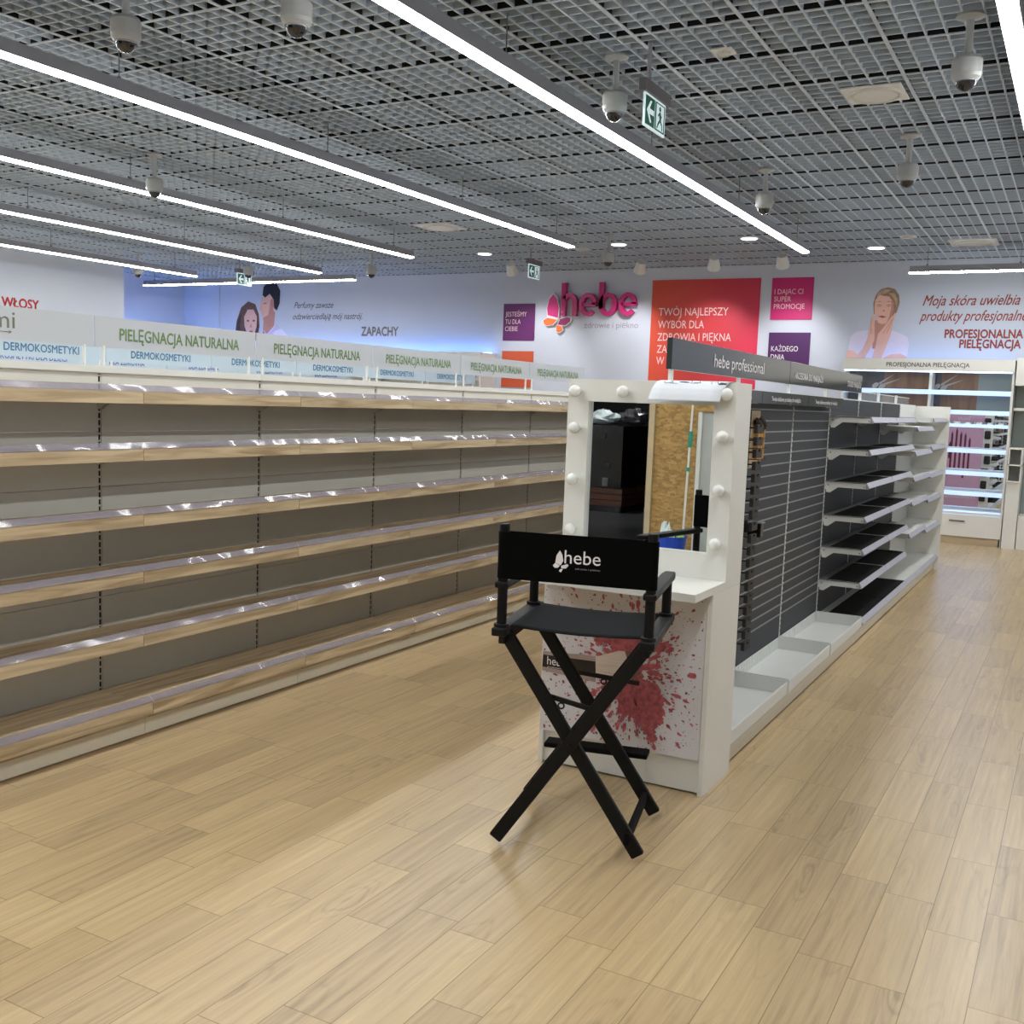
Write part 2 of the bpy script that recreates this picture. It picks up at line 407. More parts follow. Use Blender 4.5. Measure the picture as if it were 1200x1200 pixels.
# ------------------------------------------------------------------ the setting
XL, XA, XR, YB, YF, ZC = -12.78, -14.35, 3.2, 13.85, -2.2, 3.39
struct(MB().box(-15, YF, -.12, XR+.2, YB+.2, 0).build('floor', 'floor'))
struct(MB().box(-14.5, YB, 0, XR+.2, YB+.15, 4.0).build('wall_north', 'wall_paint'))
struct(MB().box(XL-.15, YF, 0, XL, 11.13, 4.0).box(XA, 11.0, 0, XL-.15, 11.13, 4.0).build('wall_left', 'wall_paint'))
struct(MB().box(XA-.15, 11.0, 0, XA, YB+.15, 4.0).build('wall_alcove', 'wall_paint'))
struct(MB().box(-14.1, YB-.03, 0, -13.5, YB+.01, 4.0).build('trim_1', 'wall_paint'))
struct(MB().box(XR, YF, 0, XR+.15, YB+.15, 4.0).build('wall_right', 'wall_paint'))
struct(MB().box(-3.9, YF-.15, 0, XR+.15, YF, 4.0).build('wall_south', 'wall_paint'))
struct(MB().box(XL, YF-.15, 0, -9.2, YF, 4.0).build('wall_southwest', 'wall_paint'))
struct(MB().box(-9.2, YF-.15, 3.0, -3.9, YF, 4.0).build('wall_lintel', 'wall_paint'))
struct(MB().box(-15, -9, -.12, XR, YF, -.001).build('floor_mall', 'mall_tile'))
struct(MB().box(-15, -9.2, -.1, XR, -9, 4.0).build('wall_mall', 'goods_dark'))
struct(MB().box(-15, -9.2, 4.0, XR+.2, YB+.2, 4.1).build('ceiling_void', 'void_black'))
# open-cell ceiling: thin blades, wider runners with dark webs
def ceiling():
    mb = MB(); TX, TY = .577, .575
    gx0, gy0 = -3.372, 4.622
    k0, k1 = math.ceil((XA-gx0)/TX)-1, math.floor((XR-gx0)/TX)+1
    for k in range(k0, k1+1):
        for j in range(6):
            x = gx0 + (k+j/6)*TX
            if not XA < x < XR: continue
            ya = YF if x > XL else 11.0
            if j == 0:
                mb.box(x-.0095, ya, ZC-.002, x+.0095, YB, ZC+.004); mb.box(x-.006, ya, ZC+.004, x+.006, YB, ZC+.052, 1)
            else: mb.box(x-.0045, ya, ZC, x+.0045, YB, ZC+.042)
    k0, k1 = math.ceil((YF-gy0)/TY)-1, math.floor((YB-gy0)/TY)+1
    for k in range(k0, k1+1):
        for j in range(6):
            y = gy0 + (k+j/6)*TY
            if not YF < y < YB: continue
            xa = XL if y < 11.0 else XA
            if j == 0:
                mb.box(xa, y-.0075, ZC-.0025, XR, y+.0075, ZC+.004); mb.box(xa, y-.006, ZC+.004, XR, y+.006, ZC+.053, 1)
            else: mb.box(xa, y-.0045, ZC+.0005, XR, y+.0045, ZC+.0415)
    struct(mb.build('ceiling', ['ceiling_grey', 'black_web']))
ceiling()

# ------------------------------------------------------------------ linear lamps
def linear_lamp(name, label, a, b, wires):
    a, b = Vector(a), Vector(b); t = thing(name, label, 'ceiling lamp', a, 0, 'suspended linear lamps')
    d = b-a; side = Vector((-d.y, d.x, 0)).normalized()*.04
    u = Vector((0, 0, 1))
    MB().prism([-side+u*.011, side+u*.011, side*.92+u*.08, -side*.92+u*.08], d).build('housing', 'lamp_metal', t)
    e = d.normalized()*.004
    MB().prism([-side*.86-e, side*.86-e, side*.92+u*.011-e, -side*.92+u*.011-e], d+e*2).build('diffuser', 'diffuser', t)
    for f in wires:
        MB().cyl(d*f+u*.08, d*f+u*(ZC-a.z-.004), .0035, n=6).build('suspension_wire', 'wire_grey', t)
        MB().cyl(d*f+u*.08, d*f+u*.1, .012, n=8).build('clamp', 'wire_grey', t)
    return t
Y0 = -1.6
for nm, x, y1, lab in (('F', -.41, 11.0, 'long white linear ceiling lamp at top right corner of photo'),
                       ('B', -2.655, 10.9, 'long linear lamp ending above the red wall panel, brightest in the middle'),
                       ('A', -4.84, 9.97, 'long linear lamp ending left of the pink butterfly wall sign, second from the middle'),
                       ('C', -7.02, 10.25, 'long linear lamp behind the dome camera, third row of the left lamps'),
                       ('D', -9.18, 11.25, 'long linear lamp ending above the perfume couple, fourth row'),
                       ('E', -11.4, 11.2, 'shortest looking linear lamp beside the left wall, last row')):
    n = 7; linear_lamp('linear_lamp', lab, (x, Y0, 3.095), (x, y1, 3.095), [.03+.94*i/(n-1) for i in range(n)])
linear_lamp('linear_lamp', 'added linear ceiling lamp, unseen, lighting the right aisle, just outside the right edge of the photo', (1.8, 5.6, 3.095), (1.8, 11.0, 3.095), [.05, .5, .95])  # unseen lamp, added and shortened to match the light of the right aisle
linear_lamp('linear_lamp', 'crosswise linear lamp over the perfume couple at the far left', (-13.36, 12.06, 3.1), (-9.22, 12.06, 3.1), [.05, .5, .86])
linear_lamp('linear_lamp', 'crosswise linear lamp above the smiling woman wall picture', (-1.91, 12.73, 3.095), (2.6, 12.73, 3.095), [.04, .25, .5, .95])

# ------------------------------------------------------------------ ceiling fittings
def dome_camera(label, x, y):
    t = thing('dome_camera', label, 'security camera', (x, y, 3.045), 0, 'dome cameras hanging from the grid')
    MB().lathe((0, 0, .345), [(.001, 0), (.062, 0), (.066, -.012), (.02, -.028), (.001, -.028)][::-1], 20).build('ceiling_plate', 'camera_shell', t, smooth=False)
    MB().cyl((0, 0, .14), (0, 0, .33), .018, n=14).build('pole', 'camera_shell', t, smooth=False)
    MB().lathe((0, 0, 0), [(.001, .04), (.052, .04), (.064, .056), (.069, .072), (.069, .135), (.06, .15), (.02, .156), (.001, .156)], 48).build('housing', 'camera_shell', t)
    MB().lathe((0, 0, .04), [(.001, -.046), (.02, -.042), (.036, -.03), (.047, -.01), (.049, .004)], 20).build('dome', 'camera_dome', t, smooth=True)
    MB().lathe((0, 0, .04), [(.049, -.006), (.054, -.004), (.054, .004), (.049, .002)], 20).build('dome_ring', 'dome_clear', t)
    return t
cams = [(-4.06, 3.55, 'dome camera hanging nearest the camera at upper left'),
        (-3.17, 3.7, 'dome camera cut by the top edge of the photo, between two lamps'),
        (-6.84, 6.27, 'dome camera hanging in front of the third linear lamp at left'),
        (-2.416, 5.449, 'dome camera hanging beside the nearest green exit sign'),
        (-.644, 5.535, 'largest dome camera at upper right beside the corner lamp'),
        (-2.391, 8.388, 'dome camera hanging over the far end of the middle lamp'),
        (-1.218, 7.695, 'dome camera right of center hanging beyond the round ceiling speaker'),
        (-4.883, 11.025, 'small far dome camera hanging above the big pink wall lettering'),
        (-8.46, 11.43, 'small far dome camera in front of blank wall beside the exit lamp end'),
        (-12.0, 10.7, 'small far dome camera at the corner of the left wall'),
        (-10.3, 11.1, 'small far dome camera just behind the leftmost exit sign')]
for i, (x, y, lab) in enumerate(cams):
    t = dome_camera(lab, x, y) if i == 0 else again(cam0, lab, (x, y, 3.045))
    if i == 0: cam0 = t

def exit_sign(label, x, y0, z0, s=1.0):
    t = thing('exit_sign', label, 'exit sign', (x, y0, z0), 0, 'green exit signs')
    MB().box(-.022, -.03, .17, .022, .34, .232).build('housing', 'exit_grey', t, bevel=.004)
    MB().cyl((0, .05, .232), (0, .05, ZC-z0), .012, n=10).build('rod', 'lamp_metal', t)
    MB().box(-.005, 0, 0, .005, .3, .17).build('panel', 'exit_white', t)
    pl = Plane((.005, 0, 0), (0, 1, 0))
    g = MB(); flat(g, pl, [(.012, .012), (.14, .012), (.14, .158), (.012, .158)], 0, .002)
    flat(g, pl, [(.15, .012), (.288, .012), (.288, .158), (.15, .158)], 0, .002); g.build('green_field', 'exit_green', t)
    a = MB(); flat(a, pl, [(.028, .085), (.075, .14), (.095, .14), (.064, .098), (.128, .098), (.128, .072), (.064, .072), (.095, .03), (.075, .03)], .002, .003)
    a.build('arrow', 'exit_white', t)
    d = MB(); flat(d, pl, [(.165, .02), (.27, .02), (.27, .15), (.165, .15)], .002, .003); d.build('doorway', 'exit_white', t)
    r_ = MB(); flat(r_, pl, ell(.213, .128, .014, .014, 14), .003, .004)
    for p, q, wd in (((.212, .112), (.222, .072), .026), ((.222, .074), (.192, .05), .015), ((.192, .05), (.176, .024), .013), ((.222, .074), (.246, .05), .015),
                     ((.246, .05), (.25, .022), .013), ((.212, .108), (.186, .09), .011), ((.212, .108), (.24, .09), .011)):
        dx, dy = q[0]-p[0], q[1]-p[1]; l = math.hypot(dx, dy); nx, ny = -dy/l*wd/2, dx/l*wd/2
        flat(r_, pl, [(p[0]-nx, p[1]-ny), (q[0]-nx, q[1]-ny), (q[0]+nx, q[1]+ny), (p[0]+nx, p[1]+ny)], .003, .004)
    r_.build('running_figure', 'exit_green', t)
    return t
ex0 = exit_sign('green exit sign hanging from a rod, nearest and largest', -2.175, 5.28, 2.963)
again(ex0, 'small green exit sign far away left of the pink wall lettering', (-6.25, 11.69, 3.03))
again(ex0, 'small green exit sign far away above the perfume couple', (-11.0, 11.62, 3.03))

def ceiling_disc(name, label, x, y, r_, square=None, m='white_steel', glow=None):
    t = thing(name, label, 'ceiling fitting', (x, y, ZC), 0)
    if square: MB().box(-square, -square, -.006, square, square, .004).build('plate', m, t, bevel=.002)
    else: MB().cyl((0, 0, -.008), (0, 0, .004), r_*1.25, n=24).build('trim_ring', m, t)
    if glow: MB().cyl((0, 0, -.012), (0, 0, -.0085), r_, n=24).build('lens', glow, t)
    elif r_: MB().lathe((0, 0, -.006), [(.001, -.012), (r_*.8, -.012), (r_*.82, -.003), (r_*.9, -.003), (r_*.92, -.016), (r_, -.014), (r_, 0)], 28).build('grille', 'cream_steel', t)
    return t
ceiling_disc('ceiling_speaker', 'round speaker on a square white plate in the ceiling grid', -1.27, 6.655, .155, .17)
ceiling_disc('smoke_detector', 'small white plate in the ceiling left of the large dome camera', -1.865, 5.598, .04, .055)
ceiling_disc('air_diffuser', 'pale square ceiling plate above the left half of the end wall', -6.5, 10.04, .2, .22)
ceiling_disc('air_diffuser', 'pale square ceiling plate near the woman wall picture', -1.25, 12.55, .2, .24)
ceiling_disc('smoke_detector', 'tiny white detector in the ceiling before the woman wall picture', -1.84, 11.97, .06, .08)
ceiling_disc('smoke_detector', 'tiny white detector in the ceiling beside the lamp end over the butterfly', -5.645, 11.96, .06, .08)
for x, y, lab in ((-7.065, 11.99, 'lit recessed downlight, leftmost of the four'), (-5.05, 11.69, 'lit recessed downlight above the pink wall lettering'),
                  (-3.468, 11.655, 'lit recessed downlight beside the middle lamp end'), (-2.284, 12.67, 'lit recessed downlight, rightmost of the four')):
    t = ceiling_disc('downlight', lab, x, y, .085, None, 'white_steel', 'downlight_glow'); t['group'] = 'recessed downlights'; t['category'] = 'downlight'
def wall_spot(label, x, y, tx, energy=75):
    t = thing('spotlight', label, 'spotlight', (x, y, ZC), 0, 'white cone spotlights by the end wall')
    MB().cyl((0, 0, -.03), (0, 0, 0), .02, n=12).build('stem', 'white_steel', t)
    d = Vector((tx-x, YB-y, -1.3)).normalized()
    p = Vector((0, 0, -.1))
    MB().cyl(p-d*.07, p+d*.08, .055, .085, n=20).build('shade', 'white_steel', t)
    MB().cyl(p+d*.08, p+d*.083, .07, .07, n=20).build('lens', 'downlight_glow', t)
    l = bpy.data.lights.new('spot_light', 'SPOT'); l.energy = energy; l.spot_size = R(75); l.spot_blend = .8; l.shadow_soft_size = .06; l.color = (1, .97, .98)
    o = bpy.data.objects.new('spot_light', l); C.objects.link(o); o.parent = t; o.location = p+d*.1
    o.rotation_euler = d.to_track_quat('-Z', 'Y').to_euler()
    return t
wall_spot('white cone spotlight, leftmost, beside the far exit sign', -7.05, 12.7, -7.2)
wall_spot('white cone spotlight over the end of the pink lettering', -5.25, 12.9, -5.9)
wall_spot('white cone spotlight over the red wall panel', -4.22, 12.75, -4.6)
wall_spot('white cone spotlight, rightmost, over the pink promotion panel', -3.37, 12.75, -3.5)

# ------------------------------------------------------------------ end wall: panels and lettering
def wall_panel(label, x0, z0, x1, z1, m, lines, name='wall_panel', lm='pale_letters', h=.06, lx=None):
    t = thing(name, label, 'wall panel', (0, YB, 0), 0)
    pl = Plane((0, 0, 0), (1, 0, 0))
    b = MB(); b.box(x0, -.012, z0, x1, 0, z1); b.build('board', m, t)
    for txt, x, z, wd in lines: lettering(txt, pl, x, z, wd, lm, t, d=.012, height=h)
    return t
wall_panel('purple square wall panel with two lines of white words, left of the pink sign', -7.79, 2.39, -7.262, 2.93, 'purple_print',
           [('JESTEŚMY', -7.755, 2.745, .36), ('TU DLA', -7.755, 2.635, .26), ('CIEBIE', -7.755, 2.53, .215)], h=.068)
wall_panel('orange wall panel under the purple one, half hidden by header signs', -7.79, 1.70, -7.262, 2.235, 'orange_print', [])
wall_panel('large red wall panel with five lines of pale words', -5.44, 1.70, -3.925, 3.225, 'red_print',
           [('TWÓJ NAJLEPSZY', -5.33, 2.742, .99), ('WYBÓR DLA', -5.33, 2.571, .66), ('ZDROWIA I PIĘKNA', -5.33, 2.40, 1.045), ('ZA', -5.33, 2.235, .15), ('W', -5.33, 2.075, .115)], h=.105)
wall_panel('pink square wall panel with three lines of pale words', -3.775, 2.68, -3.235, 3.22, 'pink_print',
           [('I DAJĄC CI', -3.735, 3.01, .37), ('SUPER', -3.735, 2.915, .22), ('PROMOCJE', -3.735, 2.82, .4)], h=.065)
wall_panel('violet square wall panel with two lines of white words above the shelves', -3.775, 1.96, -3.235, 2.515, 'violet_print',
           [('KAŻDEGO', -3.735, 2.272, .35), ('DNIA', -3.735, 2.165, .18)], h=.068, lm='white_letters')
def logo():
    t = thing('wall_sign', 'large raised pink word sign with a butterfly on the end wall', 'wall sign', (0, YB, 0), 0)
    pl = Plane((0, 0, 0), (1, 0, 0))
    x0, z0, h = -6.805, 2.74, .47
    # letters built from strokes: h e b e
    def ring(mb, cx, cy, a, b, th, t0, t1, n=26):
        pi, po = [], []
        for i in range(n+1):
            u = R(t0+(t1-t0)*i/n); po.append((cx+a*math.cos(u), cy+b*math.sin(u))); pi.append((cx+(a-th)*math.cos(u), cy+(b-th*.9)*math.sin(u)))
        for i in range(n): flat(mb, pl, [po[i], po[i+1], pi[i+1], pi[i]], .02, .085)
    def rect(mb, xa, ya, xb, yb): flat(mb, pl, [(xa, ya), (xb, ya), (xb, yb), (xa, yb)], .02, .085)
    th = .072
    def h_(mb, x): rect(mb, x, z0, x+th, z0+h); ring(mb, x+.125, z0+.19, .125, .135, th, 0, 150); rect(mb, x+.25-th, z0, x+.25, z0+.195)
    def e_(mb, x): ring(mb, x+.135, z0+.16, .135, .165, th, 0, 318); rect(mb, x+.05, z0+.135, x+.27, z0+.185)
    def b_(mb, x): rect(mb, x, z0+.1, x+th, z0+h); ring(mb, x+.14, z0+.16, .14, .165, th, 0, 360, 36)
    for nm, fn, x in (('letter_h', h_, x0), ('letter_e', e_, x0+.285), ('letter_b', b_, x0+.59), ('letter_e', e_, x0+.895)):
        mb = MB(); fn(mb, x); mb.build(nm, 'magenta_gloss', t)
    lettering('zdrowie i piękno', pl, -6.46, 2.575, .83, 'grey_letters', t, name='tagline', height=.085)
    bx, bz = -6.83, 2.73
    wings = (('upper_wing', 'butterfly_pink', [(-.03, -.02), (-.2, .02), (-.215, .12), (-.185, .26), (-.12, .33), (-.06, .26), (-.02, .12)]),
             ('lower_wing', 'butterfly_orange', [(-.04, -.04), (-.2, -.01), (-.27, -.05), (-.255, -.1), (-.21, -.125), (-.12, -.115)]),
             ('side_wing', 'magenta_dark', [(0, -.03), (.12, .0), (.175, -.015), (.165, -.07), (.09, -.125), (-.03, -.11)]),
             ('tail_wing', 'butterfly_orange', [(-.05, -.115), (.04, -.135), (.05, -.19), (0, -.225), (-.05, -.21)]))
    for nm, m, pts in wings:
        cx = sum(p[0] for p in pts)/len(pts); cy = sum(p[1] for p in pts)/len(pts)
        mb = MB(); flat(mb, pl, [(bx+cx+(a-cx)*1.12, bz+cy+(b-cy)*1.12) for a, b in pts], .02, .05); o = mb.build(nm, 'white_letters', t)
        mb = MB(); flat(mb, pl, [(bx+cx+(a-cx)*.96, bz+cy+(b-cy)*.96) for a, b in pts], .05, .056); mb.build('wing_face', m, o)
logo()
def wall_words(label, lines, m, pl=WALL, **kw):
    t = thing('wall_lettering', label, 'wall lettering', pl.o, 0)
    q = Plane((0, 0, 0), pl.r, pl.u)
    for txt, x, z, wd, h in lines: lettering(txt, q, x, z, wd, m, t, height=h, **kw)
    return t
wall_words('dark red slanted handwriting on the wall right of the woman picture', [('Moja skóra uwielbia', -1.9, 2.845, 1.08, .125), ('produkty profesjonalne.', -1.925, 2.66, 1.21, .125)], 'brown_red_letters', shear=.4, bold=.012)
wall_words('red brown capital words in two lines under the handwriting at right', [('PROFESJONALNA', -1.62, 2.455, .86, .1), ('PIELĘGNACJA', -1.445, 2.335, .67, .1)], 'brown_red_letters', bold=.035)
wall_words('small dark handwriting on the wall right of the perfume couple', [('Perfumy zawsze', -11.83, 2.905, .83, .1), ('odzwierciedlają mój nastrój.', -11.85, 2.72, 1.44, .1)], 'slate_letters', shear=.4, bold=.01)
wall_words('grey brown capital word low on the wall right of the small handwriting', [('ZAPACHY', -10.42, 2.455, .72, .14)], 'taupe_letters', bold=.035)
LW = Plane((XL, 0, 0), (0, 1, 0))
wall_words('red capital word on the left wall above the header signs', [('WŁOSY', 9.11, 2.50, .56, .125)], 'red_letters', LW, bold=.04)

def woman_picture():
    t = thing('wall_picture', 'wall picture of a smiling short-haired woman with both hands on her cheeks', 'wall picture', (-2.37, YB, 2.2), 0)
    pl = Plane((0, 0, 0), (1, 0, 0))
    def cut(nm, m, pts, d): mb = MB(); flat(mb, pl, pts, d, d+.0012); return mb.build(nm, m, t)
    cut('shirt', 'shirt_print', [(-.385, .0), (-.375, .17), (-.36, .27), (-.3, .325), (-.15, .35), (.12, .35), (.25, .3), (.32, .26), (.345, .18), (.33, 0)], .001)
    cut('arm', 'skin_print', [(-.4, .0), (-.39, .09), (-.34, .1), (-.27, .05), (-.24, 0)], .0025)
    cut('arm', 'skin_print', [(.05, .0), (.14, .05), (.25, .06), (.33, .02), (.33, 0)], .0025)
    cut('neck', 'skin_deep_print', [(-.09, .12), (-.08, .47), (.1, .47), (.12, .3), (.06, .2), (0, .1)], .0025)
    cut('hair', 'hair_grey_print', [(-.1, .55), (-.115, .68), (-.09, .78), (-.04, .85), (.05, .875), (.13, .85), (.185, .78), (.2, .68), (.17, .56), (.1, .5)], .003)
    cut('face', 'skin_print', [(-.098, .62), (-.095, .72), (-.06, .79), (.0, .77), (.07, .76), (.13, .68), (.135, .6), (.11, .5), (.06, .435), (.01, .42), (-.04, .44), (-.085, .52)], .0045)
    for x in (-.04, .075): cut('closed_eye', 'line_print', [(x-.035, .645), (x, .634), (x+.035, .645), (x, .64)], .006); cut('eyebrow', 'line_print', [(x-.04, .69), (x, .705), (x+.04, .69), (x, .698)], .006)
    cut('nose', 'skin_deep_print', [(.0, .58), (.03, .575), (.035, .59), (.012, .6)], .006)
    cut('mouth', 'lip_print', [(-.05, .515), (.0, .525), (.06, .51), (.01, .498)], .006)
    cut('hand', 'skin_print', [(-.29, .0), (-.2, .12), (-.15, .26), (-.14, .4), (-.12, .52), (-.1, .54), (-.095, .5), (-.075, .36), (-.07, .22), (-.12, .1), (-.17, 0)], .006)
    cut('hand', 'skin_print', [(-.08, .0), (-.05, .15), (-.03, .3), (.03, .38), (.11, .5), (.155, .56), (.17, .55), (.14, .46), (.13, .34), (.1, .22), (.06, .1), (.03, 0)], .006)
    cut('face_shadow', 'skin_deep_print', [(.1, .73), (.13, .68), (.135, .6), (.11, .5), (.06, .437), (.09, .52), (.105, .62)], .0058)
    cut('eye_shade', 'skin_deep_print', [(-.08, .655), (-.04, .668), (-.005, .655), (-.04, .65)], .0058)
    cut('eye_shade', 'skin_deep_print', [(.035, .655), (.075, .668), (.11, .655), (.075, .65)], .0058)
    cut('hair_lock', 'hair_light_print', [(-.09, .7), (-.07, .8), (.0, .85), (.09, .84), (.03, .8), (-.03, .795), (-.07, .75)], .0058)
    cut('hair_lock', 'hair_light_print', [(.06, .8), (.13, .8), (.17, .72), (.17, .62), (.145, .7), (.11, .76)], .0058)
    for a, b in (((-.125, .5), (-.115, .3)), ((.12, .48), (.03, .3)), ((.14, .5), (.07, .3))):
        cut('finger_line', 'skin_deep_print', [(a[0]-.003, a[1]), (a[0]+.003, a[1]), (b[0]+.004, b[1]), (b[0]-.004, b[1])], .0075)
woman_picture()
def couple_picture():
    t = thing('wall_picture', 'wall picture of a long-haired woman and a dark-haired man in white', 'wall picture', (-12.6, YB, 2.25), 0)
    pl = Plane((0, 0, 0), (1, 0, 0))
    def cut(nm, m, pts, d): mb = MB(); flat(mb, pl, pts, d, d+.0012); return mb.build(nm, m, t)
    cut('shirt', 'shirt_print', [(-.05, -.2), (-.05, .1), (.1, .33), (.28, .4), (.5, .32), (.66, .18), (.7, 0), (.72, -.2)], .001)
    cut('neck', 'skin_deep_print', [(.08, .2), (.12, .55), (.36, .6), (.34, .36), (.18, .22)], .0025)
    cut('man_face', 'skin_print', [(.05, .58), (.02, .66), (.06, .8), (.12, .9), (.34, .88), (.36, .66), (.26, .5), (.12, .46)], .004)
    cut('man_hair', 'hair_black_print', [(.08, .88), (.1, 1.02), (.22, 1.11), (.38, 1.08), (.47, .95), (.46, .74), (.4, .62), (.34, .66), (.33, .8), (.24, .9), (.14, .84)], .0055)
    cut('man_beard', 'skin_deep_print', [(.1, .46), (.22, .46), (.34, .6), (.32, .64), (.22, .55), (.1, .5)], .0055)
    cut('hair', 'hair_brown_print', [(-.5, .0), (-.55, .15), (-.5, .45), (-.4, .68), (-.24, .78), (-.08, .73), (0, .56), (.02, .36), (-.02, .18), (-.1, .05), (-.3, -.05)], .006)
    cut('face', 'skin_print', [(-.32, .36), (-.33, .52), (-.25, .64), (-.12, .64), (-.04, .52), (-.04, .36), (-.1, .22), (-.17, .15), (-.25, .22)], .0075)
    cut('shoulder', 'shirt_print', [(-.36, -.2), (-.3, .0), (-.1, .1), (.0, .12), (.08, -.2)], .0075)
    for x in (-.24, -.11): cut('eye', 'line_print', ell(x, .45, .03, .014, 12), .009)
    cut('mouth', 'lip_print', ell(-.17, .265, .045, .017, 12), .009)
    cut('nose', 'skin_deep_print', [(-.2, .34), (-.15, .335), (-.17, .4)], .009)
    cut('man_shade', 'skin_deep_print', [(.2, .5), (.3, .6), (.34, .7), (.33, .84), (.26, .8), (.24, .66)], .0053)
    cut('man_nose', 'skin_print', [(.05, .6), (.0, .64), (.03, .7), (.06, .76), (.09, .68)], .0041)
    cut('hair_lock', 'hair_deep_print', [(-.5, .05), (-.5, .4), (-.38, .62), (-.42, .4), (-.4, .15), (-.3, .02)], .0068)
    cut('hair_lock', 'hair_deep_print', [(-.03, .55), (.0, .36), (-.04, .18), (-.08, .1), (-.05, .3)], .0085)
    cut('collar', 'collar_print', [(.1, .3), (.2, .22), (.34, .34), (.4, .4), (.5, .32), (.36, .28), (.22, .12)], .0028)
    cut('man_eye', 'line_print', [(.1, .74), (.17, .755), (.17, .74), (.1, .73)], .0055)
couple_picture()

# ------------------------------------------------------------------ long shelving rows at left (open face towards +X)
BAY = 1.0
SX = -.0                                      # local x: 0 = back panel face, shelves towards +x; local y 0..1 along the row
def shelf_row_unit(name, label, sign_text, sign_m, sign_sheet, text_w, full=True, text_y=.2):
    t = thing(name, label, 'shelving unit', (0, 0, 0), 0, 'shelving bays with oak fronted shelves')
    b = MB()
    for z0, z1 in ((.10, .575), (.5775, 1.06), (1.0625, 1.3), (1.3025, 1.555)): b.box(-.035, .0185, z0, 0, BAY-.0005, z1)
    b.build('back_panel', 'cream_steel', t)
    u = MB()
    u.box(-.06, .0005, 0, -.004, .018, 1.555); u.box(-.004, .0045, .12, -.0035, .0135, 1.55, 1)
    for k in range(46): u.box(-.0036, .0042, .13+k*.0313, -.003, .0138, .138+k*.0313, 0)
    u.build('upright', ['cream_steel', 'slot_black'], t)
    MB().box(-.06, 0, 1.555, .012, BAY, 1.585).build('top_rail', 'white_steel', t)
    d = MB(); d.box(-.02, .001, .09, .31, BAY-.001, .155); d.build('base_deck', 'oak_board', t)
    fb = MB(); fb.box(.31, .0015, .108, .335, BAY-.0015, .163); o = fb.build('base_fascia', 'oak_board', t)
    pr = MB(); pr.prism([(.337, .002, .163), (.339, .002, .165), (.309, .002, .186), (.307, .002, .184)], (0, BAY-.004, 0)); pr.build('price_rail', 'price_rail', o)
    k = MB(); k.box(.265, .0015, .012, .285, BAY-.0015, .082); k.box(.255, .0015, .082, .29, BAY-.0015, .0885); k.box(.25, .0, .0885, .3, BAY, .108)
    k.build('kick_plate', 'cream_kick', t)
    for zt in SHELF_Z:
        s_ = MB(); s_.box(.0, .001, zt-.026, .255, BAY-.001, zt-.006); sh = s_.build('shelf', 'oak_board', t)
        f2 = MB(); f2.box(.255, .0015, zt-.05, .277, BAY-.0015, zt); f2.build('fascia', 'oak_board', sh)
        p2 = MB(); p2.prism([(.2775, .002, zt+.0005), (.2795, .002, zt+.0025), (.262, .002, zt+.027), (.26, .002, zt+.026)], (0, BAY-.004, 0)); p2.build('price_rail', 'price_rail', sh)
        for yy in (.019, BAY-.006):
            br = MB(); br.prism([(.002, yy, zt-.026), (.24, yy, zt-.026), (.22, yy, zt-.04), (.06, yy, zt-.052), (.002, yy, zt-.085)], (0, .003, 0)); br.build('bracket', 'cream_steel', sh)
    sg = MB(); sg.box(-.027, .004, 1.664, -.022, BAY-.004, 1.797); so = sg.build('header_sign', sign_sheet, t)
    pl = Plane((-.022, 0, 0), (0, 1, 0))
    if sign_text: lettering(sign_text, pl, text_y, 1.7, text_w, sign_m, so, height=.052 if text_w > .6 else .05, bold=.018)
    for yy in (.05, BAY-.05): MB().box(-.029, yy-.0055, 1.585, -.02, yy+.0055, 1.672).build('sign_holder', 'white_steel', so)
    return t
SHELF_Z = (.445, .719, .964, 1.241, 1.480)
XB = -3.745
names = ['nearest', 'second', 'third', 'fourth', 'fifth', 'sixth', 'seventh']
plain = shelf_row_unit('shelving_unit', 'empty oak fronted shelving bay cut by the left edge of the photo, blank white header', None, None, 'sign_sheet', 0)
plain.location = (XB, 2.121, 0)
hs = [c for c in plain.children if c.name.startswith('header_sign')][0]
pq = Plane((-.022, 0, 0), (0, 1, 0))
lettering('mi', pq, .52, 1.712, .1, 'olive_letters', hs, height=.068)
a_ = MB(); flat(a_, pq, [(.4, 1.697), (.6, 1.695), (.6, 1.698), (.4, 1.7)], .0005, .0015); flat(a_, pq, [(.588, 1.688), (.606, 1.697), (.59, 1.705), (.6, 1.697)], .0005, .0015)
a_.build('flourish', 'olive_letters', hs)
bay0 = shelf_row_unit('shelving_unit', 'empty oak fronted shelving bay with green header words, second from the left edge', 'PIELĘGNACJA NATURALNA', 'green_letters', 'sign_sheet', .74, text_y=.135)
bay0.location = (XB, 3.121, 0)
for i, lab in enumerate(('empty oak fronted shelving bay with green header words, third from the left edge',
                         'empty oak fronted shelving bay with green header words, fourth from the left edge',
                         'empty oak fronted shelving bay with green header words, fifth from the left edge',
                         'empty oak fronted shelving bay with green header words, last before the mirror')):
    last = again(bay0, lab, (XB, 4.122+i*1.0005, 0))
MB().box(-.06, BAY, 0, .3, BAY+.02, 1.585).build('end_panel', 'white_melamine', last)
blue0 = shelf_row_unit('shelving_unit', 'second row shelving bay behind, first blue header word from the left', 'DERMOKOSMETYKI', 'blue_letters', 'sign_blue_sheet', .56, text_y=.22)
blue0.location = (-5.97, 4.06, 0); blue0['group'] = 'second row shelving bays'
for i, n in enumerate(('second', 'third', 'fourth', 'fifth', 'sixth')):
    again(blue0, 'second row shelving bay behind, %s blue header word from the left' % n, (-5.97, 4.06+(i+1), 0))
